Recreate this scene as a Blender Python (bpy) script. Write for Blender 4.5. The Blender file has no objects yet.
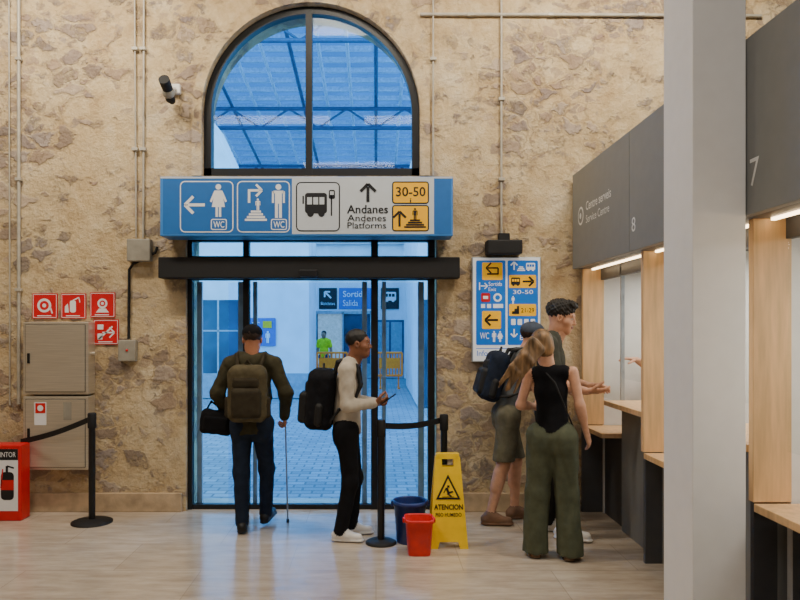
import bpy, bmesh, math, random
import numpy as np
from mathutils import Vector, Matrix
random.seed(3)
CAMH=1.65; FP=700.0; CX=376.0; CY=330.0
def PX(px,Y): return (px-CX)*Y/FP
def PZ(py,Y): return CAMH+(CY-py)*Y/FP
WY=6.38
SC=bpy.context.scene

# ---------------------------------------------------------------- materials
def lin(c):
    o=[]
    for v in c[:3]:
        v=v/255.0
        o.append(v/12.92 if v<=0.04045 else ((v+0.055)/1.055)**2.4)
    return (o[0],o[1],o[2],1.0)
class NT:
    def __init__(s,name):
        s.m=bpy.data.materials.new(name); s.m.use_nodes=True
        s.t=s.m.node_tree; s.t.nodes.clear()
        s.out=s.n('ShaderNodeOutputMaterial')
    def n(s,t,**k):
        nd=s.t.nodes.new(t)
        for a,b in k.items(): setattr(nd,a,b)
        return nd
    def l(s,a,b): s.t.links.new(a,b)
    def ramp(s,fac,stops,interp='LINEAR'):
        r=s.n('ShaderNodeValToRGB'); cr=r.color_ramp; cr.interpolation=interp
        while len(cr.elements)<len(stops): cr.elements.new(0.5)
        for e,(p,c) in zip(cr.elements,stops):
            e.position=p; e.color=c if len(c)==4 else lin(c)
        s.l(fac,r.inputs[0]); return r.outputs[0]
    def math(s,op,a,b=None,clamp=False):
        m=s.n('ShaderNodeMath',operation=op,use_clamp=clamp)
        for i,v in enumerate((a,b)):
            if v is None: continue
            if isinstance(v,(int,float)): m.inputs[i].default_value=v
            else: s.l(v,m.inputs[i])
        return m.outputs[0]
    def mix(s,fac,a,b,blend='MIX'):
        m=s.n('ShaderNodeMix',data_type='RGBA',blend_type=blend)
        for i,v in ((0,fac),(6,a),(7,b)):
            if isinstance(v,(int,float,tuple)): m.inputs[i].default_value=v
            else: s.l(v,m.inputs[i])
        return m.outputs[2]
MATS={}
def mat(name,c,rough=0.6,metal=0.0,var=0.08,scale=12.0,bump=0.0,bscale=60.0,emit=0.0,spec=0.5,stretch=(1,1,1),coat=0.0):
    if name in MATS: return MATS[name]
    N=NT(name); p=N.n('ShaderNodeBsdfPrincipled')
    N.l(p.outputs[0],N.out.inputs[0])
    p.inputs['Roughness'].default_value=rough; p.inputs['Metallic'].default_value=metal
    p.inputs['Specular IOR Level'].default_value=spec; p.inputs['Coat Weight'].default_value=coat
    tc=N.n('ShaderNodeTexCoord'); mp=N.n('ShaderNodeMapping'); mp.inputs['Scale'].default_value=stretch
    N.l(tc.outputs['Object'],mp.inputs[0])
    nz=N.n('ShaderNodeTexNoise'); nz.inputs['Scale'].default_value=scale; nz.inputs['Detail'].default_value=4
    N.l(mp.outputs[0],nz.inputs['Vector'])
    L=lin(c); a=tuple(max(0,v*(1-var*2)) for v in L[:3])+(1,); b=tuple(min(1,v*(1+var*2)) for v in L[:3])+(1,)
    o=N.ramp(nz.outputs[0],[(0.3,a),(0.7,b)])
    N.l(o,p.inputs['Base Color'])
    if emit>0:
        N.l(o,p.inputs['Emission Color']); p.inputs['Emission Strength'].default_value=emit
    if bump>0:
        n2=N.n('ShaderNodeTexNoise'); n2.inputs['Scale'].default_value=bscale; N.l(mp.outputs[0],n2.inputs['Vector'])
        bp=N.n('ShaderNodeBump'); bp.inputs['Strength'].default_value=bump; bp.inputs['Distance'].default_value=0.01
        N.l(n2.outputs[0],bp.inputs['Height']); N.l(bp.outputs[0],p.inputs['Normal'])
    MATS[name]=N.m; return N.m
def emis(name,c,st):
    if name in MATS: return MATS[name]
    N=NT(name); e=N.n('ShaderNodeEmission'); e.inputs[0].default_value=lin(c); e.inputs[1].default_value=st
    N.l(e.outputs[0],N.out.inputs[0]); MATS[name]=N.m; return N.m
def glass(name,tint,base=0.03,edge=0.5):
    N=NT(name); t=N.n('ShaderNodeBsdfTransparent'); t.inputs[0].default_value=tint
    g=N.n('ShaderNodeBsdfGlossy'); g.inputs['Roughness'].default_value=0.02
    f=N.n('ShaderNodeLayerWeight'); f.inputs[0].default_value=0.5
    fac=N.math('ADD',N.math('MULTIPLY',N.math('POWER',f.outputs['Facing'],5.0),edge),base,clamp=True)
    mx=N.n('ShaderNodeMixShader'); N.l(fac,mx.inputs[0]); N.l(t.outputs[0],mx.inputs[1]); N.l(g.outputs[0],mx.inputs[2])
    N.l(mx.outputs[0],N.out.inputs[0]); return N.m
def translucent(name,c):
    N=NT(name); a=N.n('ShaderNodeBsdfTranslucent'); b=N.n('ShaderNodeBsdfDiffuse'); mx=N.n('ShaderNodeMixShader'); mx.inputs[0].default_value=.45
    tc=N.n('ShaderNodeTexCoord'); nz=N.n('ShaderNodeTexNoise'); nz.inputs['Scale'].default_value=.35; N.l(tc.outputs['Object'],nz.inputs['Vector'])
    L=lin(c); o=N.ramp(nz.outputs[0],[(.35,tuple(v*.75 for v in L[:3])+(1,)),(.65,L)])
    N.l(o,a.inputs[0]); N.l(o,b.inputs[0]); N.l(a.outputs[0],mx.inputs[1]); N.l(b.outputs[0],mx.inputs[2]); N.l(mx.outputs[0],N.out.inputs[0]); return N.m

def stone_wall():
    N=NT('rubble_stone_wall'); p=N.n('ShaderNodeBsdfPrincipled'); N.l(p.outputs[0],N.out.inputs[0])
    p.inputs['Roughness'].default_value=0.92; p.inputs['Specular IOR Level'].default_value=.2
    tc=N.n('ShaderNodeTexCoord'); OBJ=tc.outputs['Object']
    def noise(sc,det=4,ro=.5,off=None):
        nz=N.n('ShaderNodeTexNoise'); nz.inputs['Scale'].default_value=sc; nz.inputs['Detail'].default_value=det; nz.inputs['Roughness'].default_value=ro
        if off:
            m=N.n('ShaderNodeMapping'); m.inputs['Location'].default_value=off; N.l(OBJ,m.inputs[0]); N.l(m.outputs[0],nz.inputs['Vector'])
        else: N.l(OBJ,nz.inputs['Vector'])
        return nz
    n1=noise(3.2,5,.55)
    vs=N.n('ShaderNodeVectorMath',operation='MULTIPLY_ADD'); N.l(n1.outputs['Color'],vs.inputs[0]); vs.inputs[1].default_value=(.30,.30,.26); N.l(OBJ,vs.inputs[2])
    f=noise(16,7,.70); fo=f.outputs[0]; P=noise(.9,4,.55,(3.1,0,1.7)).outputs[0]
    def layer(sc,th,pw):
        mp=N.n('ShaderNodeMapping'); mp.inputs['Scale'].default_value=sc; N.l(vs.outputs[0],mp.inputs[0])
        v1=N.n('ShaderNodeTexVoronoi'); v1.inputs['Scale'].default_value=1; N.l(mp.outputs[0],v1.inputs['Vector'])
        v2=N.n('ShaderNodeTexVoronoi',feature='DISTANCE_TO_EDGE'); v2.inputs['Scale'].default_value=1; N.l(mp.outputs[0],v2.inputs['Vector'])
        sp=N.n('ShaderNodeSeparateColor'); N.l(v1.outputs['Color'],sp.inputs[0])
        ed=N.math('ADD',v2.outputs['Distance'],N.math('MULTIPLY',N.math('SUBTRACT',fo,.5),.30))
        ed=N.ramp(ed,[(.05,(0,0,0,1)),(.14,(1,1,1,1))])
        ex=N.math('ADD',sp.outputs[0],N.math('MULTIPLY',N.math('SUBTRACT',P,.5),pw))
        ex=N.math('ADD',ex,N.math('MULTIPLY',N.math('SUBTRACT',fo,.5),1.1))
        ex=N.ramp(ex,[(th,(0,0,0,1)),(th+.22,(1,1,1,1))])
        return N.math('MULTIPLY',ed,ex),sp.outputs[1],v2.outputs['Distance']
    ma,ra,da=layer((4.6,4.6,7.2),.46,3.4)
    mb_,rb,db=layer((10,10,14),.62,2.8)
    st=[(0.0,(112,96,92)),(0.2,(164,138,116)),(0.35,(120,110,120)),(0.5,(186,158,130)),(0.62,(144,114,108)),(0.75,(196,176,156)),(0.88,(146,136,140)),(1.0,(98,84,80))]
    sa=N.ramp(ra,st); sb=N.ramp(rb,st)
    dirt=N.ramp(fo,[(0.3,(96,82,76)),(0.7,(210,194,170))])
    sa=N.mix(.30,sa,dirt); sb=N.mix(.30,sb,dirt)
    m1=noise(1.7,9,.68).outputs[0]; m2=noise(6,7,.7,(9,2,4)).outputs[0]
    mort=N.ramp(m1,[(0.3,(186,152,108)),(0.43,(210,182,136)),(0.56,(226,204,164)),(0.68,(238,226,200))])
    mort=N.mix(.45,mort,N.ramp(m2,[(0.32,(162,132,94)),(0.5,(216,190,144)),(0.68,(238,224,192))]))
    mort=N.mix(.20,mort,dirt)
    c=N.mix(N.math('MULTIPLY',mb_,.65),mort,sb); c=N.mix(N.math('MULTIPLY',ma,.85),c,sa)
    jl=N.ramp(da,[(0.0,(1,1,1,1)),(0.06,(0,0,0,1))]); c=N.mix(N.math('MULTIPLY',N.math('MULTIPLY',jl,N.ramp(P,[(.38,(0,0,0,1)),(.55,(1,1,1,1))])),.45),c,lin((124,98,70)))
    N.l(c,p.inputs['Base Color'])
    hgt=N.math('ADD',N.math('MULTIPLY',ma,0.35),N.math('ADD',N.math('MULTIPLY',fo,0.8),N.math('MULTIPLY',m2,.8)))
    b=N.n('ShaderNodeBump'); b.inputs['Strength'].default_value=0.9; b.inputs['Distance'].default_value=0.035; N.l(hgt,b.inputs['Height']); N.l(b.outputs[0],p.inputs['Normal'])
    return N.m
def floor_mat():
    N=NT('polished_floor_tile'); p=N.n('ShaderNodeBsdfPrincipled'); N.l(p.outputs[0],N.out.inputs[0])
    tc=N.n('ShaderNodeTexCoord'); br=N.n('ShaderNodeTexBrick',offset=0.5)
    br.inputs['Scale'].default_value=1.0; br.inputs['Brick Width'].default_value=1.2; br.inputs['Row Height'].default_value=0.6
    br.inputs['Mortar Size'].default_value=0.003; br.inputs['Color1'].default_value=(0,0,0,1); br.inputs['Color2'].default_value=(1,1,1,1); br.inputs['Mortar'].default_value=(.5,.5,.5,1)
    N.l(tc.outputs['Object'],br.inputs['Vector'])
    mp=N.n('ShaderNodeMapping'); mp.inputs['Scale'].default_value=(1.2,5,1); N.l(tc.outputs['Object'],mp.inputs[0])
    nz=N.n('ShaderNodeTexNoise'); nz.inputs['Scale'].default_value=2.4; nz.inputs['Detail'].default_value=8; nz.inputs['Roughness'].default_value=0.65; N.l(mp.outputs[0],nz.inputs['Vector'])
    c=N.ramp(nz.outputs[0],[(0.3,(162,148,132)),(0.5,(186,172,154)),(0.7,(204,190,172))])
    c=N.mix(0.12,c,br.outputs['Color'],'SOFT_LIGHT')
    c=N.mix(N.math('MULTIPLY',br.outputs['Fac'],0.45),c,lin((120,108,96)))
    N.l(c,p.inputs['Base Color'])
    N.l(N.ramp(nz.outputs[0],[(0.3,(.12,.12,.12,1)),(0.7,(.24,.24,.24,1))]),p.inputs['Roughness'])
    p.inputs['Specular IOR Level'].default_value=.65
    return N.m
def cobble_mat():
    N=NT('cobblestone'); p=N.n('ShaderNodeBsdfPrincipled'); N.l(p.outputs[0],N.out.inputs[0]); p.inputs['Roughness'].default_value=0.6
    tc=N.n('ShaderNodeTexCoord'); br=N.n('ShaderNodeTexBrick',offset=0.5)
    br.inputs['Scale'].default_value=1.0; br.inputs['Brick Width'].default_value=0.22; br.inputs['Row Height'].default_value=0.14
    br.inputs['Mortar Size'].default_value=0.012; br.inputs['Color1'].default_value=lin((126,136,146)); br.inputs['Color2'].default_value=lin((160,170,180)); br.inputs['Mortar'].default_value=lin((104,112,122))
    N.l(tc.outputs['Object'],br.inputs['Vector']); N.l(br.outputs['Color'],p.inputs['Base Color'])
    b=N.n('ShaderNodeBump'); b.inputs['Distance'].default_value=0.01; b.invert=True; N.l(br.outputs['Fac'],b.inputs['Height']); N.l(b.outputs[0],p.inputs['Normal'])
    return N.m
M_wall=stone_wall(); M_floor=floor_mat(); M_cob=cobble_mat()
M_base=mat('skirting_stone',(192,168,136),.7,var=.15,scale=6,bump=.2)
M_black=mat('black_metal',(16,17,20),.4)
M_blackm=mat('matte_black',(14,14,16),.7)
M_alu=mat('aluminium',(170,180,190),.35,metal=.5)
M_steel=mat('brushed_steel',(206,196,178),.36,metal=.6,var=.05,scale=4,stretch=(1,1,30))
M_white=mat('white_paint',(225,224,220),.55,var=.02)
M_col=mat('column_paint',(240,239,236),.6,var=.01)
M_ceil=mat('ceiling_paint',(150,142,130),.8,var=.03)
M_rear=mat('rear_wall_paint',(120,116,110),.8,var=.03)
M_blue=mat('sign_blue',(34,104,180),.45,var=.02)
M_bluecap=mat('sign_blue_edge',(58,130,208),.45,var=.02)
M_signw=mat('sign_white',(234,236,238),.45,var=.01)
M_sgrey=mat('sign_pale_grey',(196,204,212),.45,var=.01)
M_yel=mat('sign_yellow',(255,190,10),.45,var=.02)
M_ink=mat('sign_ink',(16,18,24),.5,var=.02)
M_red=mat('safety_red',(206,22,30),.45,var=.04)
M_grey=mat('counter_grey',(124,126,125),.5,var=.02)
M_txt=mat('counter_lettering',(225,226,224),.5,var=.01)
M_grey2=mat('counter_grey_dark',(74,75,78),.5,var=.03)
M_wood=mat('light_oak',(222,182,132),.45,var=.08,scale=5,stretch=(6,6,.6))
M_conduit=mat('conduit_grey',(178,172,158),.5,metal=.1)
M_boxg=mat('junction_box_grey',(150,145,132),.6)
M_glass=glass('door_glass',(0.84,0.93,1.0,1),.012,.4)
M_glassb=glass('booth_glass',(0.96,0.98,0.98,1),.02,.25)

# ---------------------------------------------------------------- builders
def add_obj(name,me,parent=None):
    o=bpy.data.objects.new(name,me); SC.collection.objects.link(o)
    if parent is not None:
        o.parent=parent; o.matrix_parent_inverse=Matrix.Translation(-parent.location)
    return o
def empty(name,loc):
    e=bpy.data.objects.new(name,None); e.empty_display_size=.1; e.location=loc; SC.collection.objects.link(e); return e
TXT={}
def text_geo(body,bold):
    k=(body,bold)
    if k in TXT: return TXT[k]
    cu=bpy.data.curves.new('t','FONT'); cu.body=body; cu.size=1; cu.offset=bold; cu.resolution_u=3
    o=bpy.data.objects.new('t',cu); SC.collection.objects.link(o)
    dg=bpy.context.evaluated_depsgraph_get(); me=bpy.data.meshes.new_from_object(o.evaluated_get(dg))
    v=np.array([tuple(x.co) for x in me.vertices]); f=[tuple(p.vertices) for p in me.polygons]
    bpy.data.objects.remove(o); bpy.data.meshes.remove(me)
    mn=v.min(0); mx=v.max(0); sz=np.maximum(mx-mn,1e-6)
    TXT[k]=((v-mn)/sz,f); return TXT[k]
class MB:
    def __init__(s): s.v=[]; s.f=[]; s.fm=[]; s.sm=[]; s.ms=[]
    def mi(s,m):
        if m not in s.ms: s.ms.append(m)
        return s.ms.index(m)
    def add(s,vs,fs,m,smooth=False):
        o=len(s.v); s.v+= [tuple(v) for v in vs]; i=s.mi(m)
        for f in fs: s.f.append(tuple(a+o for a in f)); s.fm.append(i); s.sm.append(smooth)
    def box(s,x0,x1,y0,y1,z0,z1,m,bev=0.0,R=None,seg=2):
        if x0>x1:x0,x1=x1,x0
        if y0>y1:y0,y1=y1,y0
        if z0>z1:z0,z1=z1,z0
        bm=bmesh.new(); bmesh.ops.create_cube(bm,size=1)
        c=Vector(((x0+x1)/2,(y0+y1)/2,(z0+z1)/2))
        for v in bm.verts: v.co=Vector((v.co.x*(x1-x0),v.co.y*(y1-y0),v.co.z*(z1-z0)))
        if bev>0: bmesh.ops.bevel(bm,geom=list(bm.edges),offset=bev,segments=seg,affect='EDGES',profile=.5)
        bm.verts.index_update()
        vs=[]
        for v in bm.verts:
            p=v.co.copy()
            if R is not None: p=R@p
            vs.append(tuple(p+c))
        s.add(vs,[tuple(q.index for q in f.verts) for f in bm.faces],m); bm.free()
    def loft(s,rings,m,cap0=True,cap1=True,smooth=True):
        n=len(rings[0]); vs=[p for r in rings for p in r]; fs=[]
        for i in range(len(rings)-1):
            for j in range(n):
                a=i*n+j; b=i*n+(j+1)%n; fs.append((a,b,b+n,a+n))
        s.add(vs,fs,m,smooth)
        if cap0: s.add(rings[0],[tuple(range(n))[::-1]],m)
        if cap1: s.add(rings[-1],[tuple(range(n))],m)
    def tube(s,pts,rad,m,seg=10,flat=1.0,up=None):
        pts=[Vector(p) for p in pts]; rings=[]
        prev=None
        for i,p in enumerate(pts):
            d=(pts[min(i+1,len(pts)-1)]-pts[max(i-1,0)]).normalized()
            if prev is None:
                a=Vector(up) if up is not None else (Vector((0,0,1)) if abs(d.z)<.9 else Vector((1,0,0)))
            else: a=prev
            b=d.cross(a).normalized(); a=b.cross(d).normalized(); prev=a
            r=rad[i] if isinstance(rad,(list,tuple)) else rad
            rings.append([tuple(p+a*math.cos(t)*r*flat+b*math.sin(t)*r) for t in [2*math.pi*k/seg for k in range(seg)]])
        s.loft(rings,m)
    def lathe(s,c,prof,m,seg=32,exp=2.0,cap0=True,cap1=True,sx=1,sy=1):
        rings=[]
        for r,z in prof:
            ring=[]
            for k in range(seg):
                t=2*math.pi*k/seg; cs,sn=math.cos(t),math.sin(t)
                q=(abs(cs)**exp+abs(sn)**exp)**(-1/exp)
                ring.append((c[0]+r*q*cs*sx,c[1]+r*q*sn*sy,c[2]+z))
            rings.append(ring)
        s.loft(rings,m,cap0,cap1)
    def sphere(s,c,r,m,seg=16,rings=10):
        if not isinstance(r,tuple): r=(r,r,r)
        rr=[]
        for i in range(1,rings):
            a=math.pi*i/rings
            rr.append([(c[0]+r[0]*math.sin(a)*math.cos(2*math.pi*k/seg),c[1]+r[1]*math.sin(a)*math.sin(2*math.pi*k/seg),c[2]-r[2]*math.cos(a)) for k in range(seg)])
        s.loft(rr,m)
    # flat work on a mapped plane
    def plane(s,fn): s.fn=fn
    def poly(s,pts,m,layer=1):
        s.add([s.fn(u,v,layer*0.0015) for u,v in pts],[tuple(range(len(pts)))],m)
    def rect(s,u0,v0,u1,v1,m,layer=1,r=0):
        if r<=0: return s.poly([(u0,v0),(u1,v0),(u1,v1),(u0,v1)],m,layer)
        if u0>u1:u0,u1=u1,u0
        if v0>v1:v0,v1=v1,v0
        p=[]
        for cx,cy,a in ((u1-r,v1-r,0),(u0+r,v1-r,90),(u0+r,v0+r,180),(u1-r,v0+r,270)):
            for k in range(5):
                t=math.radians(a+k*22.5); p.append((cx+r*math.cos(t),cy+r*math.sin(t)))
        s.poly(p,m,layer)
    def disc(s,u,v,r,m,layer=1,n=18): s.poly([(u+r*math.cos(2*math.pi*k/n),v+r*math.sin(2*math.pi*k/n)) for k in range(n)],m,layer)
    def line(s,u0,v0,u1,v1,w,m,layer=1):
        dx,dy=u1-u0,v1-v0; L=math.hypot(dx,dy); nx,ny=-dy/L*w/2,dx/L*w/2
        s.poly([(u0+nx,v0+ny),(u1+nx,v1+ny),(u1-nx,v1-ny),(u0-nx,v0-ny)],m,layer)
    def text(s,body,u0,v0,u1,v1,m,layer=2,bold=0.0):
        v,f=text_geo(body,bold)
        s.add([s.fn(u0+(u1-u0)*a,v0+(v1-v0)*b,layer*0.0015) for a,b,_ in v],f,m)
    def arrow(s,u,v,L,ang,w,m,layer=2):   # ang 0=right, 90=up
        a=math.radians(ang); dx,dy=math.cos(a),-math.sin(a); nx,ny=-dy,dx
        t=(u+dx*L/2,v+dy*L/2); b=(u-dx*L/2,v-dy*L/2)
        s.line(b[0],b[1],t[0]-dx*w,t[1]-dy*w,w,m,layer)
        h=L*.42
        for q in (1,-1):
            s.line(t[0]-dx*h+nx*h*q,t[1]-dy*h+ny*h*q,t[0],t[1],w,m,layer+.2)
    def man(s,u,v,h,m,layer=2):
        s.disc(u,v+.09*h,.085*h,m,layer); s.rect(u-.16*h,v+.2*h,u+.16*h,v+.28*h,m,layer,r=.03*h)
        s.rect(u-.1*h,v+.2*h,u+.1*h,v+.58*h,m,layer+.2); s.rect(u-.19*h,v+.22*h,u-.13*h,v+.56*h,m,layer); s.rect(u+.13*h,v+.22*h,u+.19*h,v+.56*h,m,layer)
        s.rect(u-.1*h,v+.56*h,u-.015*h,v+h,m,layer); s.rect(u+.015*h,v+.56*h,u+.1*h,v+h,m,layer)
    def woman(s,u,v,h,m,layer=2):
        s.disc(u,v+.09*h,.085*h,m,layer)
        s.poly([(u-.1*h,v+.2*h),(u+.1*h,v+.2*h),(u+.2*h,v+.7*h),(u-.2*h,v+.7*h)],m,layer+.2)
        s.poly([(u-.12*h,v+.2*h),(u-.07*h,v+.24*h),(u-.2*h,v+.56*h),(u-.26*h,v+.53*h)],m,layer)
        s.poly([(u+.12*h,v+.2*h),(u+.07*h,v+.24*h),(u+.2*h,v+.56*h),(u+.26*h,v+.53*h)],m,layer)
        s.rect(u-.085*h,v+.7*h,u-.015*h,v+h,m,layer); s.rect(u+.015*h,v+.7*h,u+.085*h,v+h,m,layer)
    def stairs(s,u0,v0,u1,v1,n,m,layer=2):
        for i in range(n):
            s.rect(u0+(u1-u0)*i/n,v1-(v1-v0)*(i+1)/n,u1,v1-(v1-v0)*i/n,m,layer+.02*i)
    def pyramid_stairs(s,u,v1,w,h,n,m,layer=2):
        for i in range(n):
            ww=w*(1-.72*i/n)/2; s.rect(u-ww,v1-h*(i+.78)/n,u+ww,v1-h*i/n,m,layer)
    def frame(s,u0,v0,u1,v1,w,r,mo,mi_,layer=1):
        s.rect(u0,v0,u1,v1,mo,layer,r); s.rect(u0+w,v0+w,u1-w,v1-w,mi_,layer+.5,max(r-w,.5))
    def bus(s,u0,v0,u1,v1,m,bg,layer=2):
        w=u1-u0;h=v1-v0
        s.rect(u0,v0,u1,v1-h*.14,m,layer,r=h*.12)
        for i in range(3): s.rect(u0+w*(.1+.28*i),v0+h*.18,u0+w*(.32+.28*i),v0+h*.48,bg,layer+.6)
        s.disc(u0+w*.25,v1-h*.14,h*.14,m,layer+.8); s.disc(u0+w*.75,v1-h*.14,h*.14,m,layer+.8)
    def done(s,name,parent=None):
        me=bpy.data.meshes.new(name); me.from_pydata(s.v,[],s.f)
        for m in s.ms: me.materials.append(m)
        me.polygons.foreach_set('material_index',s.fm); me.polygons.foreach_set('use_smooth',s.sm); me.update()
        return add_obj(name,me,parent)
def shape2d(loops,y0,y1):
    cu=bpy.data.curves.new('c','CURVE'); cu.dimensions='2D'; cu.fill_mode='BOTH'; cu.extrude=(y1-y0)/2
    for lp in loops:
        sp=cu.splines.new('POLY'); sp.points.add(len(lp)-1)
        for q,(x,z) in zip(sp.points,lp): q.co=(x,z,0,1)
        sp.use_cyclic_u=True
    o=bpy.data.objects.new('c',cu); SC.collection.objects.link(o)
    me=bpy.data.meshes.new_from_object(o.evaluated_get(bpy.context.evaluated_depsgraph_get()))
    ym=(y0+y1)/2
    vs=[(v.co.x,ym-v.co.z,v.co.y) for v in me.vertices]; fs=[tuple(p.vertices) for p in me.polygons]
    bpy.data.objects.remove(o); bpy.data.meshes.remove(me); return vs,fs

# ---------------------------------------------------------------- SDF modelling
def V(*a): return np.array(a,dtype=np.float32)
def nrm(v): v=np.array(v,dtype=np.float32); return v/np.linalg.norm(v)
class SDF:
    def __init__(s,h): s.h=h; s.g=[]; s.ms=[]
    def mi(s,m):
        if m not in s.ms: s.ms.append(m)
        return s.ms.index(m)
    def group(s,k=.02,noise=0.0,freq=28.0,vert=False): s.g.append(dict(k=k,noise=noise,freq=freq,vert=vert,p=[])); return s
    def cap(s,a,b,r1,r2,m,flat=None,op='add'):
        a=np.array(a,dtype=np.float32); b=np.array(b,dtype=np.float32); r=max(r1,r2)
        s.g[-1]['p'].append(('cap',(a,b,r1,r2,flat),s.mi(m),op,np.minimum(a,b)-r,np.maximum(a,b)+r)); return s
    def ell(s,c,ax,rad,m,op='add'):
        c=np.array(c,dtype=np.float32); r=max(rad)
        s.g[-1]['p'].append(('ell',(c,ax,rad),s.mi(m),op,c-r,c+r)); return s
    def box(s,c,ax,half,rd,m,op='add'):
        c=np.array(c,dtype=np.float32); r=float(np.linalg.norm(half))
        s.g[-1]['p'].append(('box',(c,ax,half,rd),s.mi(m),op,c-r,c+r)); return s
    def chain(s,pts,rs,m,flat=None):
        for i in range(len(pts)-1): s.cap(pts[i],pts[i+1],rs[i],rs[i+1],m,flat)
        return s
    @staticmethod
    def ev(pr,X,Y,Z):
        k,a=pr[0],pr[1]
        if k=='cap':
            A,B,r1,r2,flat=a; ab=B-A; L=float(ab@ab)+1e-9
            px,py,pz=X-A[0],Y-A[1],Z-A[2]
            t=np.clip((px*ab[0]+py*ab[1]+pz*ab[2])/L,0,1)
            qx,qy,qz=px-t*ab[0],py-t*ab[1],pz-t*ab[2]
            if flat is not None:
                n,f=flat; qn=(qx*n[0]+qy*n[1]+qz*n[2])*(1/f-1)
                qx=qx+n[0]*qn; qy=qy+n[1]*qn; qz=qz+n[2]*qn
            return np.sqrt(qx*qx+qy*qy+qz*qz)-(r1+(r2-r1)*t)
        c,ax=a[0],a[1]
        px,py,pz=X-c[0],Y-c[1],Z-c[2]
        l=[px*e[0]+py*e[1]+pz*e[2] for e in ax]
        if k=='ell':
            r=a[2]; k0=np.sqrt(sum((l[i]/r[i])**2 for i in range(3))); k1=np.sqrt(sum((l[i]/r[i]**2)**2 for i in range(3)))+1e-6
            return k0*(k0-1)/k1
        h,rd=a[2],a[3]; q=[np.abs(l[i])-h[i]+rd for i in range(3)]
        return np.sqrt(sum(np.maximum(x,0)**2 for x in q))+np.minimum(np.maximum(np.maximum(q[0],q[1]),q[2]),0)-rd
    def mesh(s,name,parent=None,zmin=None):
        s.g=[g for g in s.g if any(p[3]=='add' for p in g['p'])]
        h=s.h; lo=np.min([p[4] for g in s.g for p in g['p'] if p[3]=='add'],axis=0)-3*h; hi=np.max([p[5] for g in s.g for p in g['p'] if p[3]=='add'],axis=0)+3*h
        n=np.ceil((hi-lo)/h).astype(int)+1
        ax=[(lo[i]+h*np.arange(n[i])).astype(np.float32) for i in range(3)]
        F=np.full(n,.5,np.float32); Lb=np.zeros(n,np.int16)
        for g in s.g:
            gl=np.min([p[4] for p in g['p'] if p[3]=='add'],axis=0); gh=np.max([p[5] for p in g['p'] if p[3]=='add'],axis=0)
            k=g['k']; mm=k+4*h+.012
            g0=np.clip(np.floor((gl-mm-lo)/h).astype(int),0,n); g1=np.clip(np.ceil((gh+mm-lo)/h).astype(int)+1,0,n); gn=g1-g0
            gs=tuple(slice(g0[i],g1[i]) for i in range(3)); gax=[ax[i][gs[i]] for i in range(3)]
            G=np.full(gn,.5,np.float32); GL=np.zeros(gn,np.int16); GM=np.full(gn,.5,np.float32)
            for p in g['p']:
                m=k+4*h+.01
                i0=np.clip(np.floor((p[4]-m-lo)/h).astype(int)-g0,0,gn); i1=np.clip(np.ceil((p[5]+m-lo)/h).astype(int)+1-g0,0,gn)
                if np.any(i1<=i0): continue
                sl=tuple(slice(i0[i],i1[i]) for i in range(3))
                X=gax[0][sl[0]][:,None,None]; Y=gax[1][sl[1]][None,:,None]; Z=gax[2][sl[2]][None,None,:]
                d=SDF.ev(p,X,Y,Z)
                if p[3]=='add':
                    a=G[sl]; hh=np.maximum(k-np.abs(a-d),0)/k; G[sl]=np.minimum(a,d)-hh*hh*k*.25
                    w=d<GM[sl]; GM[sl]=np.where(w,d,GM[sl]); GL[sl]=np.where(w,p[2],GL[sl])
                else:
                    G[sl]=np.maximum(G[sl],-d)
            if g['noise']>0:
                q=g['freq']; X=gax[0][:,None,None]; Y=gax[1][None,:,None]; Z=gax[2][None,None,:]
                if g['vert']:
                    wv=.03*np.sin(9*Z+5*X); A=X+wv
                    G=G+g['noise']*(np.sin(2.2*q*A+1.1*q*Y)*.8+.6*np.sin(3.4*q*A-2.3*q*Y+4*Z+1)+.25*np.sin(1.1*q*Z+.9*q*X)).astype(np.float32)
                else:
                    G=G+g['noise']*(np.sin(q*X+.5*q*Z+1.3)*np.sin(.8*q*Y-.6*q*Z)+.7*np.sin(1.7*q*Z+.9*q*X+.4)*np.sin(1.3*q*X-.9*q*Y+2)+.5*np.sin(2.9*q*X-1.1*q*Z)*np.sin(2.5*q*Y+1.9*q*Z)).astype(np.float32)
            w=G<F[gs]; F[gs]=np.where(w,G,F[gs]); Lb[gs]=np.where(w,GL,Lb[gs])
        if zmin is not None: F=np.maximum(F,(zmin-ax[2])[None,None,:])
        ins=F<0
        c=np.zeros(np.array(n)-1,np.int8)
        offs=[(i,j,k) for i in (0,1) for j in (0,1) for k in (0,1)]
        for o in offs: c+=ins[o[0]:n[0]-1+o[0],o[1]:n[1]-1+o[1],o[2]:n[2]-1+o[2]]
        act=(c>0)&(c<8); I=np.argwhere(act); nv=len(I)
        idm=np.full(c.shape,-1,np.int64); idm[act]=np.arange(nv)
        cv=np.stack([F[I[:,0]+o[0],I[:,1]+o[1],I[:,2]+o[2]] for o in offs],1)
        acc=np.zeros((nv,3)); cnt=np.zeros(nv); O=np.array(offs,float)
        for a in range(8):
            for b in range(a+1,8):
                if np.abs(O[a]-O[b]).sum()!=1: continue
                x=(cv[:,a]<0)!=(cv[:,b]<0); t=np.where(x,cv[:,a]/(cv[:,a]-cv[:,b]+1e-12),0)
                acc+=np.where(x[:,None],O[a]+(O[b]-O[a])*t[:,None],0); cnt+=x
        pos=lo+h*(I+acc/np.maximum(cnt,1)[:,None])
        bi=np.argmin(cv,1); OI=np.array(offs)[bi]; vl=Lb[I[:,0]+OI[:,0],I[:,1]+OI[:,1],I[:,2]+OI[:,2]]
        quads=[]
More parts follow.
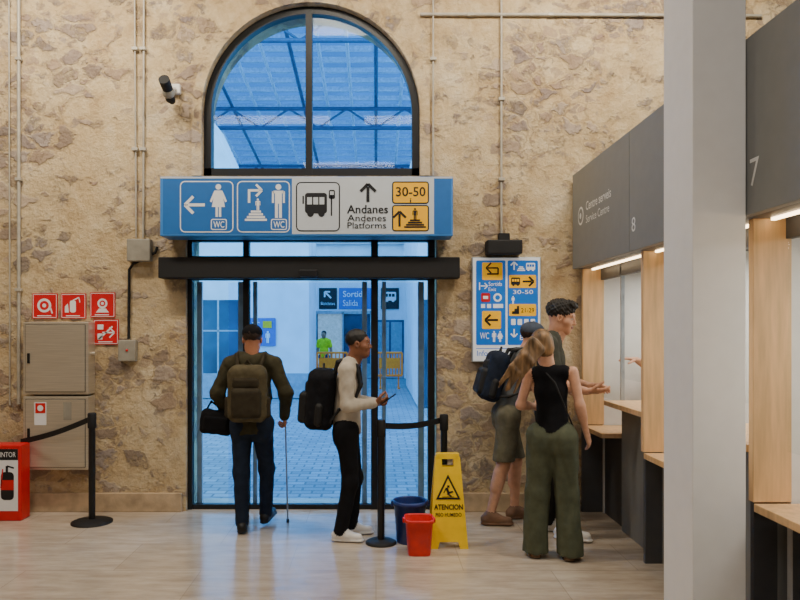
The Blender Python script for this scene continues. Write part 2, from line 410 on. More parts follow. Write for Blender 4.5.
        for axis in range(3):
            s0=[slice(None)]*3; s1=[slice(None)]*3; s0[axis]=slice(0,n[axis]-1); s1[axis]=slice(1,n[axis])
            A=ins[tuple(s0)]; B=ins[tuple(s1)]; E=np.argwhere(A!=B); u,v=[(1,2),(2,0),(0,1)][axis]
            ok=(E[:,u]>0)&(E[:,v]>0)&(E[:,u]<n[u]-1)&(E[:,v]<n[v]-1); E=E[ok]
            fl=A[E[:,0],E[:,1],E[:,2]]
            def cell(du,dv):
                Q=E.copy(); Q[:,u]+=du; Q[:,v]+=dv; return idm[Q[:,0],Q[:,1],Q[:,2]]
            q=np.stack([cell(-1,-1),cell(0,-1),cell(0,0),cell(-1,0)],1)
            q=np.where(fl[:,None],q,q[:,::-1]); quads.append(q)
        Q=np.concatenate(quads); Q=Q[(Q>=0).all(1)]
        e=np.concatenate([Q[:,[0,1]],Q[:,[1,2]],Q[:,[2,3]],Q[:,[3,0]]])
        ct=np.bincount(e[:,0],minlength=nv)+np.bincount(e[:,1],minlength=nv)
        for it in range(2):
            sm=np.zeros((nv,3))
            for d in range(3):
                sm[:,d]=np.bincount(e[:,0],pos[e[:,1],d],nv)+np.bincount(e[:,1],pos[e[:,0],d],nv)
            pos=np.where((ct>0)[:,None],pos*.6+.4*sm/np.maximum(ct,1)[:,None],pos)
        me=bpy.data.meshes.new(name); me.vertices.add(nv); me.vertices.foreach_set('co',pos.astype(np.float32).ravel())
        me.loops.add(len(Q)*4); me.loops.foreach_set('vertex_index',Q.astype(np.int32).ravel())
        me.polygons.add(len(Q)); me.polygons.foreach_set('loop_start',(np.arange(len(Q))*4).astype(np.int32))
        me.polygons.foreach_set('loop_total',np.full(len(Q),4,np.int32))
        for m in s.ms: me.materials.append(m)
        me.polygons.foreach_set('material_index',vl[Q[:,0]].astype(np.int32)); me.polygons.foreach_set('use_smooth',np.ones(len(Q),bool))
        me.update(calc_edges=True); me.validate()
        return add_obj(name,me,parent)

# ---------------------------------------------------------------- people
EX=(V(1,0,0),V(0,1,0),V(0,0,1))
M_eye=mat('eye_white',(215,208,200),.3,var=.01); M_iris=mat('eye_iris',(40,26,18),.2,var=.01)
def hand(name,par,w,D,N,right,skin,curl=(.35,.45,.35),sc=1.0,thumb=1.0):
    D=nrm(D); N=np.array(N,dtype=np.float32); N=nrm(N-D*float(N@D)); T=np.cross(D,N)*(1 if right else -1)
    S=SDF(.003); S.group(k=.010); w=np.array(w,dtype=np.float32)
    S.cap(w-D*.02,w+D*.02,.027*sc,.030*sc,skin,flat=(N,.75))
    for q in (-.024,-.008,.008,.024):
        S.cap(w+D*.01+T*q*.7*sc,w+D*.085*sc+T*q*sc,.017*sc,.0145*sc,skin,flat=(N,.85))
    S.cap(w+D*.02*sc+T*.02*sc,w+D*.055*sc+T*.03*sc+N*.008,.017*sc,.014*sc,skin)
    for q,L,r in ((.030,.072,.0092),(.0105,.080,.0094),(-.0095,.074,.009),(-.029,.058,.0082)):
        p=w+D*.086*sc+T*q*sc; a=0.0; pts=[p]; spread=T*q*1.2
        for ph,c in zip((.45,.31,.24),curl):
            a+=c; d=nrm(D*math.cos(a)+N*math.sin(a)+spread*.9); p=p+d*L*ph*sc; pts.append(p)
        S.group(k=.004); S.chain(pts,[r*1.08*sc,r*sc,r*.93*sc,r*.8*sc],skin)
    b=w+D*.03*sc+T*.028*sc; d1=nrm(D*.6+T*.7*thumb+N*.35); d2=nrm(D*.85+T*.25*thumb+N*.5)
    S.group(k=.006); S.chain([b,b+d1*.042*sc,b+d1*.042*sc+d2*.032*sc,b+d1*.042*sc+d2*.056*sc],[.0135*sc,.0115*sc,.0105*sc,.0085*sc],skin)
    return S.mesh(name,par)
def head(par,c,HF,U,neck,skin,hair,lip,style='short',sc=1.0,hairpts=None,vox=.005,cap=None):
    F=nrm(HF); U=np.array(U,dtype=np.float32); U=nrm(U-F*float(U@F)); R=np.cross(F,U); ax=(R,F,U)
    c=np.array(c,dtype=np.float32)
    def L(r,f,u): return c+sc*(r*R+f*F+u*U)
    def rr(*a): return tuple(x*sc for x in a)
    S=SDF(vox); S.group(k=.03)
    S.ell(L(0,-.012,.03),ax,rr(.074,.092,.084),skin).ell(L(0,.03,-.03),ax,rr(.058,.060,.080),skin).ell(L(0,.048,-.082),ax,rr(.036,.034,.026),skin)
    S.cap(L(-.03,.0,-.07),L(0,.045,-.088),.03*sc,.024*sc,skin).cap(L(.03,.0,-.07),L(0,.045,-.088),.03*sc,.024*sc,skin)
    S.cap(L(-.034,.078,.022),L(.034,.078,.022),.011*sc,.011*sc,skin)
    S.ell(L(-.045,.052,-.028),ax,rr(.022,.02,.022),skin).ell(L(.045,.052,-.028),ax,rr(.022,.02,.022),skin)
    S.cap(L(0,-.025,-.05),neck,.053*sc,.058*sc,skin)
    S.group(k=.012); S.cap(L(0,.082,.012),L(0,.100,-.030),.009*sc,.012*sc,skin).cap(L(-.011,.088,-.034),L(.011,.088,-.034),.008*sc,.008*sc,skin)
    for q in (-1,1):
        S.group(k=.008); S.ell(L(q*.076,-.005,-.008),ax,rr(.011,.021,.031),skin); S.ell(L(q*.082,.0,-.006),ax,rr(.006,.011,.016),skin,op='sub')
    S.group(k=.004)
    S.ell(L(0,.087,-.057),ax,rr(.023,.009,.006),lip).ell(L(0,.086,-.066),ax,rr(.019,.009,.0065),lip)
    for q in (-1,1):
        S.group(k=.002); S.ell(L(q*.031,.078,.0),ax,rr(.0135,.010,.0065),M_eye); S.ell(L(q*.031,.0845,.0),ax,rr(.0062,.0055,.0062),M_iris)
        S.group(k=.003); S.cap(L(q*.016,.091,.022),L(q*.047,.080,.024),.0045*sc,.0035*sc,hair)
        S.group(k=.003); S.cap(L(q*.019,.088,.008),L(q*.043,.080,.007),.0038*sc,.0035*sc,skin)
    if style=='short':
        S.group(k=.02,noise=.0015,freq=90); S.ell(L(0,-.02,.042),ax,rr(.081,.098,.084),hair)
        S.ell(L(0,.10,-.045),ax,rr(.10,.085,.10),hair,op='sub'); S.box(L(0,-.02,-.10),ax,rr(.2,.2,.07),.001,hair,op='sub')
    if style=='curly':
        S.group(k=.015,noise=.005,freq=110); S.ell(L(0,-.02,.055),ax,rr(.088,.104,.082),hair); S.ell(L(0,.05,.10),ax,rr(.06,.05,.035),hair)
        S.ell(L(0,.11,-.045),ax,rr(.10,.085,.10),hair,op='sub'); S.box(L(0,-.02,-.10),ax,rr(.2,.2,.07),.001,hair,op='sub')
    if style=='long':
        S.group(k=.02,noise=.0006,freq=70,vert=False); S.ell(L(0,-.02,.034),ax,rr(.081,.099,.088),hair); S.ell(L(0,-.045,-.02),ax,rr(.070,.068,.085),hair)
        S.ell(L(0,.115,-.045),ax,rr(.075,.085,.11),hair,op='sub')
        for ch in hairpts or []:
            n=len(ch); S.chain([np.array(p,dtype=np.float32) for p in ch],[.026-.021*i/(n-1) for i in range(n)],hair)
    if cap is not None:
        S.group(k=.006); S.ell(L(0,-.016,.052),ax,rr(.086,.104,.076),cap); S.box(L(0,0,-.04),ax,rr(.2,.2,.07),.001,cap,op='sub')
        S.group(k=.01); S.ell(L(0,.10,.038),ax,rr(.07,.075,.011),cap); S.ell(L(0,-.016,.128),ax,rr(.01,.01,.006),cap)
    return S.mesh('head',par)
def person(name,x,y,H,F,O,J=None,HF=None,vox=.0065,hands=True):
    F=nrm(tuple(F)+(0,)); U=V(0,0,1); R=np.cross(F,U); s=H/1.755; base=V(x,y,0)
    def L(p): return base+s*(p[0]*R+p[1]*F+p[2]*U)
    D={'pel':(0,0,.95),'wai':(0,0,1.09),'che':(0,.0,1.28),'nb':(0,-.015,1.46),'hd':(0,.02,1.625),
       'sl':(-.17,-.01,1.41),'sr':(.17,-.01,1.41),'el':(-.23,-.03,1.13),'er':(.23,-.03,1.13),'wl':(-.25,.05,.89),'wr':(.25,.05,.89),
       'hl':(-.085,0,.91),'hr':(.085,0,.91),'kl':(-.095,.02,.49),'kr':(.095,.02,.49),'al':(-.10,-.02,.085),'ar':(.10,-.02,.085),
       'fl':(-.15,1,0),'fr':(.15,1,0)}
    D.update(J or {})
    W={k:L(v) for k,v in D.items() if k not in('fl','fr')}
    W['R'],W['F'],W['s']=R,F,s
    skin,top,bot,shoe=O['skin'],O['top'],O['bot'],O['shoe']; th=O.get('th',0.0); fem=O.get('fem',False); w=.85 if fem else 1.0
    par=empty(name,(x,y,0)); S=SDF(vox); fl=(F,.70)
    # skin layer
    S.group(k=.02); S.cap(W['nb']-U*.03*s,W['hd']-U*.08*s,.062*s*w,.05*s*w,skin)
    for q in 'lr':
        S.group(k=.02); ua,eb,wr=W['s'+q],W['e'+q],W['w'+q]
        S.cap(ua,eb,.050*s*w,.040*s*w,skin).cap(eb,wr,.042*s*w,.027*s*w,skin).cap(eb+(wr-eb)*.1,eb+(wr-eb)*.45,.044*s*w,.038*s*w,skin)
        hp,kn,an=W['h'+q],W['k'+q],W['a'+q]
        if O['kind']=='shorts':
            S.group(k=.02); S.cap(hp,kn,.080*s,.056*s,skin).cap(kn,an,.052*s,.036*s,skin).cap(kn+(an-kn)*.15-F*.012,kn+(an-kn)*.45-F*.012,.054*s,.050*s,skin)
    # torso garment: closed at a cut hem, slightly proud of the trousers
    hem=O.get('hem',.88); hemz=hem*s
    low=W['pel']+U*(hem-.95)*s
    S.group(k=.05,noise=O.get('fold',.0022)*1.0,freq=26)
    wr_=.112 if fem else .138
    S.cap(low,W['wai'],(.136+th)*s*(.97 if fem else 1.02),(wr_+th-.006)*s,top,flat=(F,.80)).cap(W['wai'],W['che'],(wr_-.01+th)*s,(.142*w+th)*s,top,flat=fl)
    S.cap(W['che'],W['nb']-U*.05*s,(.125*w+th)*s,.075*s*w,top,flat=fl)
    a,b=W['sl'],W['sr']; 
    if O['sleeve']!='none': S.cap(a,b,(.058+th)*s,(.058+th)*s,top); S.cap((a+W['nb'])/2+U*.015,(b+W['nb'])/2+U*.015,(.058+th*.6)*s,(.058+th*.6)*s,top)
    else: S.cap(a*.80+b*.20,b*.80+a*.20,.056*s,.056*s,top)
    S.box(V(low[0],low[1],hemz-.4),EX,(.4,.4,.4),.001,top,op='sub')
    if O['sleeve']=='none': S.group(k=.02); S.cap(a,b,.038*s,.038*s,skin)
    if fem:
        S.group(k=.03)
        for q in(-1,1): S.ell(W['che']+R*q*.065*s+F*.075*s-U*.02,(R,F,U),(.06*s,.055*s,.06*s),top)
    for q in 'lr':
        ua,eb,wr=W['s'+q],W['e'+q],W['w'+q]
        if O['sleeve']=='long':
            S.group(k=.03,noise=.003,freq=34); S.cap(ua,eb,(.060+th*.8)*s,(.047+th*.6)*s,top).cap(eb,wr-(wr-eb)*.04,(.048+th*.7)*s,(.036+th*.6)*s,top)
            S.group(k=.008); S.cap(wr-(wr-eb)*.12,wr-(wr-eb)*.02,(.038+th*.6)*s,(.036+th*.6)*s,O.get('cuff',top))
        elif O['sleeve']=='short':
            S.group(k=.02,noise=.002,freq=34); S.cap(ua,ua+(eb-ua)*.62,(.062+th)*s,(.062+th)*s,top)
            dd=nrm(eb-ua); S.box(ua+(eb-ua)*.72+dd*.10,(nrm(np.cross(dd,F)),nrm(np.cross(dd,np.cross(dd,F))),dd),(.12,.12,.10),.001,top,op='sub')
    # legs garment
    kd=O['kind']; S.group(k=.035 if kd!='wide' else .03,noise=O.get('bfold',.0022),freq=24,vert=(kd!='pants'))
    if kd=='wide':
        S.cap(W['hl']+U*.03,W['hr']+U*.03,.092*s,.092*s,bot,flat=(F,.95)).cap(W['pel']-U*.03,W['pel']+U*.01,.132*s,.118*s,bot,flat=(F,.76))
    else: S.cap(W['hl'],W['hr'],.098*s,.098*s,bot,flat=(F,.90)).cap(W['pel']-U*.04,W['pel'],.128*s,.12*s,bot,flat=(F,.76))
    for q in 'lr':
        hp,kn,an=W['h'+q],W['k'+q],W['a'+q]
        if kd=='pants': S.cap(hp,kn,.094*s,.067*s,bot).cap(kn,an+U*.0,.066*s,.057*s,bot).cap(hp-F*.025,hp-F*.025-U*.06,.09*s,.085*s,bot)
        elif kd=='wide': S.cap(hp,kn,.104*s,.088*s,bot).cap(kn,an-U*.10,.088*s,.098*s,bot).cap(hp-F*.025,hp-F*.025-U*.05,.094*s,.088*s,bot)
        else: S.cap(hp,hp+(kn-hp)*1.05,.096*s,.092*s,bot).cap(hp-F*.018,hp-F*.018-U*.06,.09*s,.088*s,bot)
    if kd=='wide': S.box(V(base[0],base[1],-.5),EX,(.6,.6,.535),.001,bot,op='sub')
    if kd=='pants': S.box(V(base[0],base[1],-.5),EX,(.8,.8,.5+.055*s),.001,bot,op='sub')
    if kd=='shorts':
        zc=float((W['hl']+(W['kl']-W['hl'])*.90)[2]); S.box(V(base[0],base[1],zc-.25),EX,(.6,.6,.25),.001,bot,op='sub')
    for q in 'lr':
        an=W['a'+q]; fd=D['f'+q]; fd=nrm(fd[0]*R+fd[1]*F+fd[2]*U); dn=nrm(-U+fd*float(fd[2]))
        S.group(k=.02); S.cap(an-fd*.035*s+dn*.035*s,an+fd*.15*s+dn*.047*s,.044*s,.034*s,shoe).cap(an+dn*.0,an+fd*.06*s+dn*.03*s,.046*s,.042*s,shoe)
        S.group(k=.008); S.cap(an-fd*.038*s+dn*.068*s,an+fd*.155*s+dn*.068*s,.043*s,.042*s,O.get('sole',shoe),flat=(dn,.34))
    S.mesh('body',par,zmin=.003)
    head(par,W['hd'],HF if HF is not None else F,O.get('HU',U),W['nb']+F*.01,skin,O['hair'],O['lip'],O.get('style','short'),s*1.0,O.get('hairpts'),vox=.004 if vox<.015 else vox*.6,cap=O.get('cap'))
    if hands:
        for q in 'lr':
            hd=O.get('h'+q) or {}
            w_=W['w'+q]; d=hd.get('D',w_-W['e'+q]); n=hd.get('N',(-R if q=='r' else R))
            hand('hand_'+('right' if q=='r' else 'left'),par,w_,d,n,q=='r',skin,hd.get('curl',(.3,.4,.3)),s*(.92 if fem else 1),hd.get('thumb',1.0))
    return W
def backpack(name,W,size,m,mp,up=.0,th=0.0):
    F,R,s=W['F'],W['R'],W['s']; U=V(0,0,1); w,d,h=size
    spine=nrm(W['nb']-W['wai']); Bk=nrm(F-spine*float(F@spine))
    ax=(R,Bk,spine); c=(W['che']*.55+W['wai']*.45)-Bk*((.105+th)*s+d/2)+spine*up
    S=SDF(.006); S.group(k=.03,noise=.002,freq=40)
    S.box(c,ax,(w/2,d/2,h/2),.06,m); S.box(c+spine*h*.36,ax,(w*.42,d*.40,h*.17),.05,m)
    S.group(k=.02); S.box(c-Bk*d*.5-spine*h*.14,ax,(w*.38,d*.26,h*.27),.035,mp)
    S.group(k=.01); S.box(c-Bk*d*.42+spine*h*.22,ax,(w*.34,d*.16,h*.10),.025,mp)
    S.group(k=.01); S.chain([c+spine*h*.5+R*.04,c+spine*(h*.5+.05),c+spine*h*.5-R*.04],[.009,.009,.009],mp)
    for q in (-1,1):
        S.group(k=.02); S.cap(c+R*q*w*.5-spine*h*.36,c+R*q*w*.5-spine*h*.1,.03,.028,mp)
        sh=W['sr'] if q==1 else W['sl']; ctr=(W['sl']+W['sr'])/2; top=ctr+(sh-ctr)*.62+U*(.068+th)*s
        pts=[c+R*q*w*.28+spine*h*.42+Bk*d*.4,top-F*.075*s,top+U*.008,top+F*.08*s-U*.03,W['che']+R*q*.12*s+F*(.10+th)*s,W['wai']+R*q*(.135+th)*s+F*(.05)*s+U*.03,W['wai']+R*q*(.14+th)*s-F*.06*s,c+R*q*w*.42-spine*h*.36+Bk*d*.4]
        S.group(k=.01); S.chain(pts,[.016]*5+[.011]*3,mp)
    return S.mesh(name),c

SK1=mat('skin_light',(206,154,124),.5,var=.06,scale=20); SK2=mat('skin_brown',(134,86,60),.5,var=.06,scale=20); SK3=mat('skin_tan',(184,124,92),.5,var=.06,scale=20)
LIP=mat('lips',(150,86,78),.45); 
def cloth(n,c,var=.12,rough=.9): return mat(n,c,rough,var=var,scale=16,bump=.12,bscale=120,spec=.2)

# ================================================================= ROOM
XL,XR,YB,ZC=-6.0,5.6,-5.0,5.6
mb=MB(); mb.box(XL-.2,XR+.2,YB-.2,WY+.48,-.12,0,M_floor); mb.done('floor')
mb=MB(); mb.box(XL-.2,XR+.2,YB-.2,WY+.48,ZC,ZC+.15,M_ceil); mb.done('ceiling')
mb=MB(); mb.box(XL-.2,XL,YB,WY,0,ZC,M_wall); mb.done('wall_left')
mb=MB(); mb.box(XR,XR+.2,YB,WY,0,ZC,M_white); mb.done('wall_right')
mb=MB(); mb.box(XL,XR,YB-.2,YB,0,ZC,M_rear); mb.done('wall_rear')
sW=WY/FP
dxl,dxr,dzt=PX(186,WY),PX(437,WY),PZ(234,WY)
acx,acz,ar=PX(311,WY),PZ(112,WY),109*sW; abz=PZ(176,WY)
def arch(cx,cz,r,bz,n=40):
    return [(cx-r,bz)]+[(cx-r*math.cos(math.pi*k/n),cz+r*math.sin(math.pi*k/n)) for k in range(n+1)]+[(cx+r,bz)]
outer=[(XL-.2,0),(dxl,0),(dxl,dzt),(dxr,dzt),(dxr,0),(XR+.2,0),(XR+.2,ZC),(XL-.2,ZC)]
vs,fs=shape2d([outer,arch(acx,acz,ar,abz)],WY,WY+.48)
mb=MB(); mb.add(vs,fs,M_wall); mb.done('wall_back')
def ring(ro,ri,z): return arch(acx,acz,ro,z)+[(acx+ri,z)]+[(acx+ri*math.cos(math.pi*k/40),acz+ri*math.sin(math.pi*k/40)) for k in range(41)]+[(acx-ri,z)]
mb=MB(); vs,fs=shape2d([ring(ar+.09,ar,abz)],WY-.022,WY-.001); mb.add(vs,fs,M_wall); mb.done('trim_1')
# arched window
YF=WY+.06
mb=MB(); r0=ar-.004; r1=ar-.07
vs,fs=shape2d([ring(r0,r1,abz+.002)],YF,YF+.09)
mb.add(vs,fs,M_black); mb.box(acx-r0,acx+r0,YF,YF+.09,abz+.002,abz+.085,M_black)
mb.box(acx-.055,acx+.005,YF-.005,YF+.085,abz,acz+ar-.03,M_black)
vs,fs=shape2d([arch(acx,acz,r1+.01,abz+.05)],YF+.04,YF+.048); mb.add(vs,fs,M_glass); mb.done('window_1')
# base boards
mb=MB(); mb.box(XL,dxl-.03,WY-.035,WY-.001,0,.17,M_base,bev=.006); mb.done('baseboard_left')
mb=MB(); mb.box(dxr+.03,1.85,WY-.035,WY-.001,0,.17,M_base,bev=.006); mb.done('baseboard_right')
# door
YD=WY+.05
mb=MB()
zt=dzt-.003
for p0,p1 in ((187.6,192),(243,249),(371,378),(428,434.8)):
    mb.box(PX(p0,YD),PX(p1,YD),YD,YD+.08,0,zt,M_black)
xa,xb=PX(187.6,YD),PX(434.8,YD)
mb.box(xa,xb,YD,YD+.08,zt-.06,zt,M_black); mb.box(xa,xb,YD,YD+.09,PZ(280,YD),PZ(256,YD),M_black)
mb.box(xa,xb,YD+.01,YD+.07,0,.045,M_black)
for p0,p1 in ((197,202),(238,243),(253,257),(362,367),(382,386),(418,424)):
    mb.box(PX(p0,YD+.1),PX(p1,YD+.1),YD+.10,YD+.14,.02,PZ(281,YD),M_alu)
mb.box(xa,xb,YD+.04,YD+.048,.04,zt-.05,M_glass)
mb.box(xa+.35,xb-.1,YD+.12,YD+.128,.04,PZ(282,YD),M_glass)
mb.done('door_1')
# door operator beam
Yb=6.2; mb=MB(); mb.box(PX(158,Yb),PX(460,Yb),Yb,WY-.002,PZ(278,Yb),PZ(257,Yb),M_blackm,bev=.008)
mb.box(PX(300,Yb),PX(318,Yb),Yb-.03,Yb+.01,PZ(277,Yb),PZ(270,Yb),M_black,bev=.005); mb.done('sliding_door_operator')

# ================================================================= MAIN SIGN
Ys=6.08
mb=MB(); mb.box(PX(160,Ys),PX(453,Ys),Ys,WY-.03,PZ(236,Ys),PZ(176.5,Ys),M_bluecap,bev=.006)
mb.plane(lambda u,v,d:(PX(u,Ys),Ys-d,PZ(v,Ys)))
mb.rect(163,178.5,292,234,M_blue,1); mb.rect(292,178.5,434,234,M_sgrey,1); mb.rect(434,178.5,451,234,M_blue,1)
mb.rect(160.5,177,452.5,178.5,M_sgrey,1.5)
mb.frame(180,181,233.5,232.5,1.1,5,M_signw,M_blue,2); mb.frame(237,181,290,232.5,1.1,5,M_signw,M_blue,2)
W_=M_signw
mb.arrow(195,205,20,180,3,W_,3.5); mb.woman(218.5,184,33,W_,3.5); mb.frame(211,219,227,230,1,2,W_,M_blue,3); mb.text('WC',213.5,227.8,224.5,221.3,W_,4.5,.01)
mb.line(249.2,203,249.2,190,2.4,W_,3.5); mb.arrow(255,190.5,14,0,2.4,W_,3.6)
mb.pyramid_stairs(256,221,22,11,4,W_,3.5); mb.man(258,198.5,12.5,W_,3.5)
mb.man(278.5,184,34,W_,3.5); mb.frame(271,219,287,230,1,2,W_,M_blue,3); mb.text('WC',273.5,227.8,284.5,221.3,W_,4.5,.01)
mb.frame(296,182,340,231.5,1.2,5,M_ink,M_sgrey,2)
mb.bus(305,193,327,217,M_ink,M_sgrey,3.5); mb.rect(302.5,196,304,204,M_ink,3.5); mb.line(331.5,216,331.5,193,1.4,M_ink,3.5); mb.rect(328.8,190,335,199,M_ink,3.5,r=1.5); mb.rect(330,191.5,333.8,195,M_sgrey,4.2)
mb.arrow(368,193,18,90,3,M_ink,3.5)
mb.text('Andanes',347,213.5,388,205,M_ink,3,.012); mb.text('Andenes',347.5,221.3,386,214.8,M_ink,3); mb.text('Platforms',347.5,228.5,386,222.2,M_ink,3)
mb.frame(392,181.5,429,204,1.3,3,M_ink,M_yel,2); mb.text('30-50',396,196.5,425.5,187,M_ink,3.5,.014); mb.text('i',409.8,202.5,411.2,198.3,M_ink,3.5)
mb.frame(392,205,429,231.5,1.3,3,M_ink,M_yel,2); mb.arrow(399.5,219,15,90,2.2,M_ink,3.5) 
mb.pyramid_stairs(415,228,22,9,4,M_ink,3.5); mb.man(415,208,13,M_ink,3.5)
mb.done('hanging_direction_sign')

# ================================================================= INFO SIGN right
Yi=WY-.04
mb=MB(); mb.box(PX(472,Yi),PX(541,Yi),Yi,WY-.002,PZ(362,Yi),PZ(257,Yi),M_alu,bev=.004)
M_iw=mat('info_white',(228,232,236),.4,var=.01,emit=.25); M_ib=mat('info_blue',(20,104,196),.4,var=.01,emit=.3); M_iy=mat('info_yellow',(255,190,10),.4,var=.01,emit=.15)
mb.plane(lambda u,v,d:(PX(u,Yi),Yi-d,PZ(v,Yi)))
mb.rect(473,258,540,361,M_iw,1); mb.rect(476,260.5,505.5,345,M_ib,2,r=1.5); mb.rect(507.5,260.5,538,345,M_ib,2,r=1.5)
mb.rect(482,262.5,502.5,280,M_iy,3,r=1.5); mb.line(487,274,498,274,1.6,M_ink,4); mb.line(498,274.6,498,268,1.6,M_ink,4); mb.arrow(492,268,12,180,1.6,M_ink,4)
mb.arrow(484,286,7,0,1,M_iw,3.5); mb.rect(479,282.5,480,290,M_iw,3.5); mb.text('Sortida',488.5,286,502,281.8,M_iw,3.5); mb.text('Exit',488.5,291,496,287.6,M_iw,3.5)
mb.rect(481,293,490,302,M_red,3.5,r=1.5); mb.rect(483,296,488,299,M_iw,4.2); mb.disc(497.5,297.5,4.3,M_iw,3.5); mb.disc(497.5,297.5,2.4,M_ib,4.2)
mb.rect(481,304,485,308,M_iw,3.5); mb.rect(487,304,491,308,M_iw,3.5); mb.rect(493,304,503,308,M_iw,3.5)
mb.rect(482,311,501,329,M_iy,3,r=1.5); mb.arrow(491.5,320,13,180,2.2,M_ink,4)
mb.text('WC',480,339,489,332.5,M_iw,3.5); mb.man(494,331,11,M_iw,3.5); mb.woman(500,331,11,M_iw,3.5)
mb.arrow(514,266,8,90,1.4,M_iw,3.5); mb.pyramid_stairs(521,271,8,5,3,M_iw,3.5); mb.bus(526,263,535,271,M_iw,M_ib,3.5)
mb.rect(509,275,536,288,M_iy,3,r=1.2); mb.bus(511,277.5,520,286,M_ink,M_iy,4); mb.arrow(528,281.5,11,0,2,M_ink,4)
mb.text('30-50',513,294,533,290,M_iw,3.5); mb.man(513,296,8,M_iw,3.5); mb.rect(509,304,536,316,M_iy,3,r=1.2); mb.stairs(512,306,519,314,3,M_ink,4); mb.text('21-29',521,312.5,534,308,M_ink,4)
for i in range(4): mb.rect(511+6.5*i,319,515.5+6.5*i,325,M_iw,3.5,r=.8)
mb.arrow(514,333,8,270,1.4,M_iw,3.5); mb.text('Taxi',520,332,531,328,M_iw,3.5); mb.text('Bus',520,340,530,335,M_iw,3.5)
mb.line(476,348.5,538,348.5,.6,M_ib,2); mb.text('Informació',477,356,508,350.5,M_ib,2)
mb.done('station_information_board')
mb=MB(); mb.box(PX(487,6.25),PX(522,6.25),6.22,WY-.002,PZ(254,6.25),PZ(240,6.25),M_blackm,bev=.01); mb.box(PX(499,6.3),PX(510,6.3),6.3,WY-.002,PZ(241,6.3),PZ(233,6.3),M_blackm,bev=.005); mb.done('wall_floodlight')

# ================================================================= conduits etc.
def conduit(name,pts,r,m=M_conduit,clips=()):
    mb=MB(); mb.tube([(PX(u,WY),WY-.022,PZ(v,WY)) for u,v in pts],r,m)
    for u,v in clips: mb.box(PX(u-3,WY),PX(u+3,WY),WY-.045,WY-.001,PZ(v+1.5,WY),PZ(v-1.5,WY),m,bev=.003)
    return mb.done(name)
conduit('electrical_conduit',[(20,-90),(20,404)],.016,clips=[(20,60),(20,180),(20,290)])
conduit('electrical_conduit',[(10,-90),(11,300),(11,405)],.007)
conduit('electrical_conduit',[(135,-90),(137,238)],.008,clips=[(136,50),(136,150)])
conduit('electrical_conduit',[(145,-90),(144,238)],.010,clips=[(144,50),(144,150)])
conduit('electrical_conduit',[(433,-90),(433,176)],.008,clips=[(433,60)])
conduit('electrical_conduit',[(501,-90),(501,234)],.010,clips=[(501,100),(501,180)])
conduit('electrical_conduit',[(420,15.5),(600,16),(760,17)],.016,clips=[(470,16),(550,16),(640,16)])
conduit('electrical_cable',[(158,247),(156,253),(134,264),(130,270),(129.5,339)],.013,M_blackm)
mb=MB(); mb.box(PX(130,WY),PX(153,WY),WY-.09,WY-.001,PZ(262,WY),PZ(240,WY),M_boxg,bev=.008); mb.done('junction_box')
mb=MB(); mb.box(PX(121,WY),PX(138,WY),WY-.08,WY-.001,PZ(361,WY),PZ(340,WY),M_boxg,bev=.008); mb.sphere((PX(130,WY),WY-.082,PZ(350,WY)),.012,M_red); mb.done('junction_box')
# cctv
mb=MB(); cx=PX(176,WY); cz=PZ(92,WY)
mb.box(cx-.05,cx+.05,WY-.05,WY-.001,cz-.03,cz+.06,M_white,bev=.01); mb.tube([(cx,WY-.05,cz+.01),(cx,WY-.12,cz-.01),(cx-.01,WY-.15,cz-.03)],.018,M_white)
mb.tube([(cx-.02,WY-.05,cz-.10),(cx-.02,WY-.11,cz-.10),(cx-.02,WY-.18,cz-.04),(cx-.02,WY-.30,cz+.01)],[.03,.042,.045,.048],M_blackm,seg=18); mb.sphere((cx-.02,WY-.16,cz-.06),.055,M_boxg)
mb.done('security_camera')
# fire signs
def firesign(u0,v0,kind):
    mb=MB(); Yq=WY-.012; mb.box(PX(u0,WY),PX(u0+25,WY),Yq,WY-.001,PZ(v0+25,WY),PZ(v0,WY),M_red)
    mb.plane(lambda u,v,d:(PX(u0+u,WY),Yq-d,PZ(v0+v,WY))); w=M_signw
    mb.line(1,1,24,1,.5,w,1);mb.line(1,24,24,24,.5,w,1);mb.line(1,1,1,24,.5,w,1);mb.line(24,1,24,24,.5,w,1)
    if kind==0: mb.rect(9,7,15,19,w,1,r=2); mb.line(12,7,18,4,1.2,w,1); mb.line(18,4,19,9,1,w,1); mb.poly([(4,19),(4,13),(7,10),(8,19)],w,1)
    if kind==1: mb.disc(12,12,7,w,1); mb.disc(12,12,4.6,M_red,1.6); mb.disc(12,12,2,w,2.2); mb.line(18,14,20,20,1.4,w,1)
    if kind==2: mb.disc(12.5,11,5,w,1); mb.disc(12.5,11,3,M_red,1.6); mb.disc(12.5,11,1.5,w,2.2); mb.poly([(6,20),(19,20),(16,16),(9,16)],w,1)
    if kind==3: mb.line(5,20,19,7,1.6,w,1); mb.arrow(15,13,12,0,1.4,w,1); mb.rect(4,14,9,20,w,1); mb.rect(4,5,10,10,w,1)
    mb.line(5,22.3,19,22.3,.9,w,1); mb.done('fire_equipment_sign')
firesign(33,293.5,1); firesign(61.5,293.5,0); firesign(90.5,292.5,2); firesign(94,319.5,3)
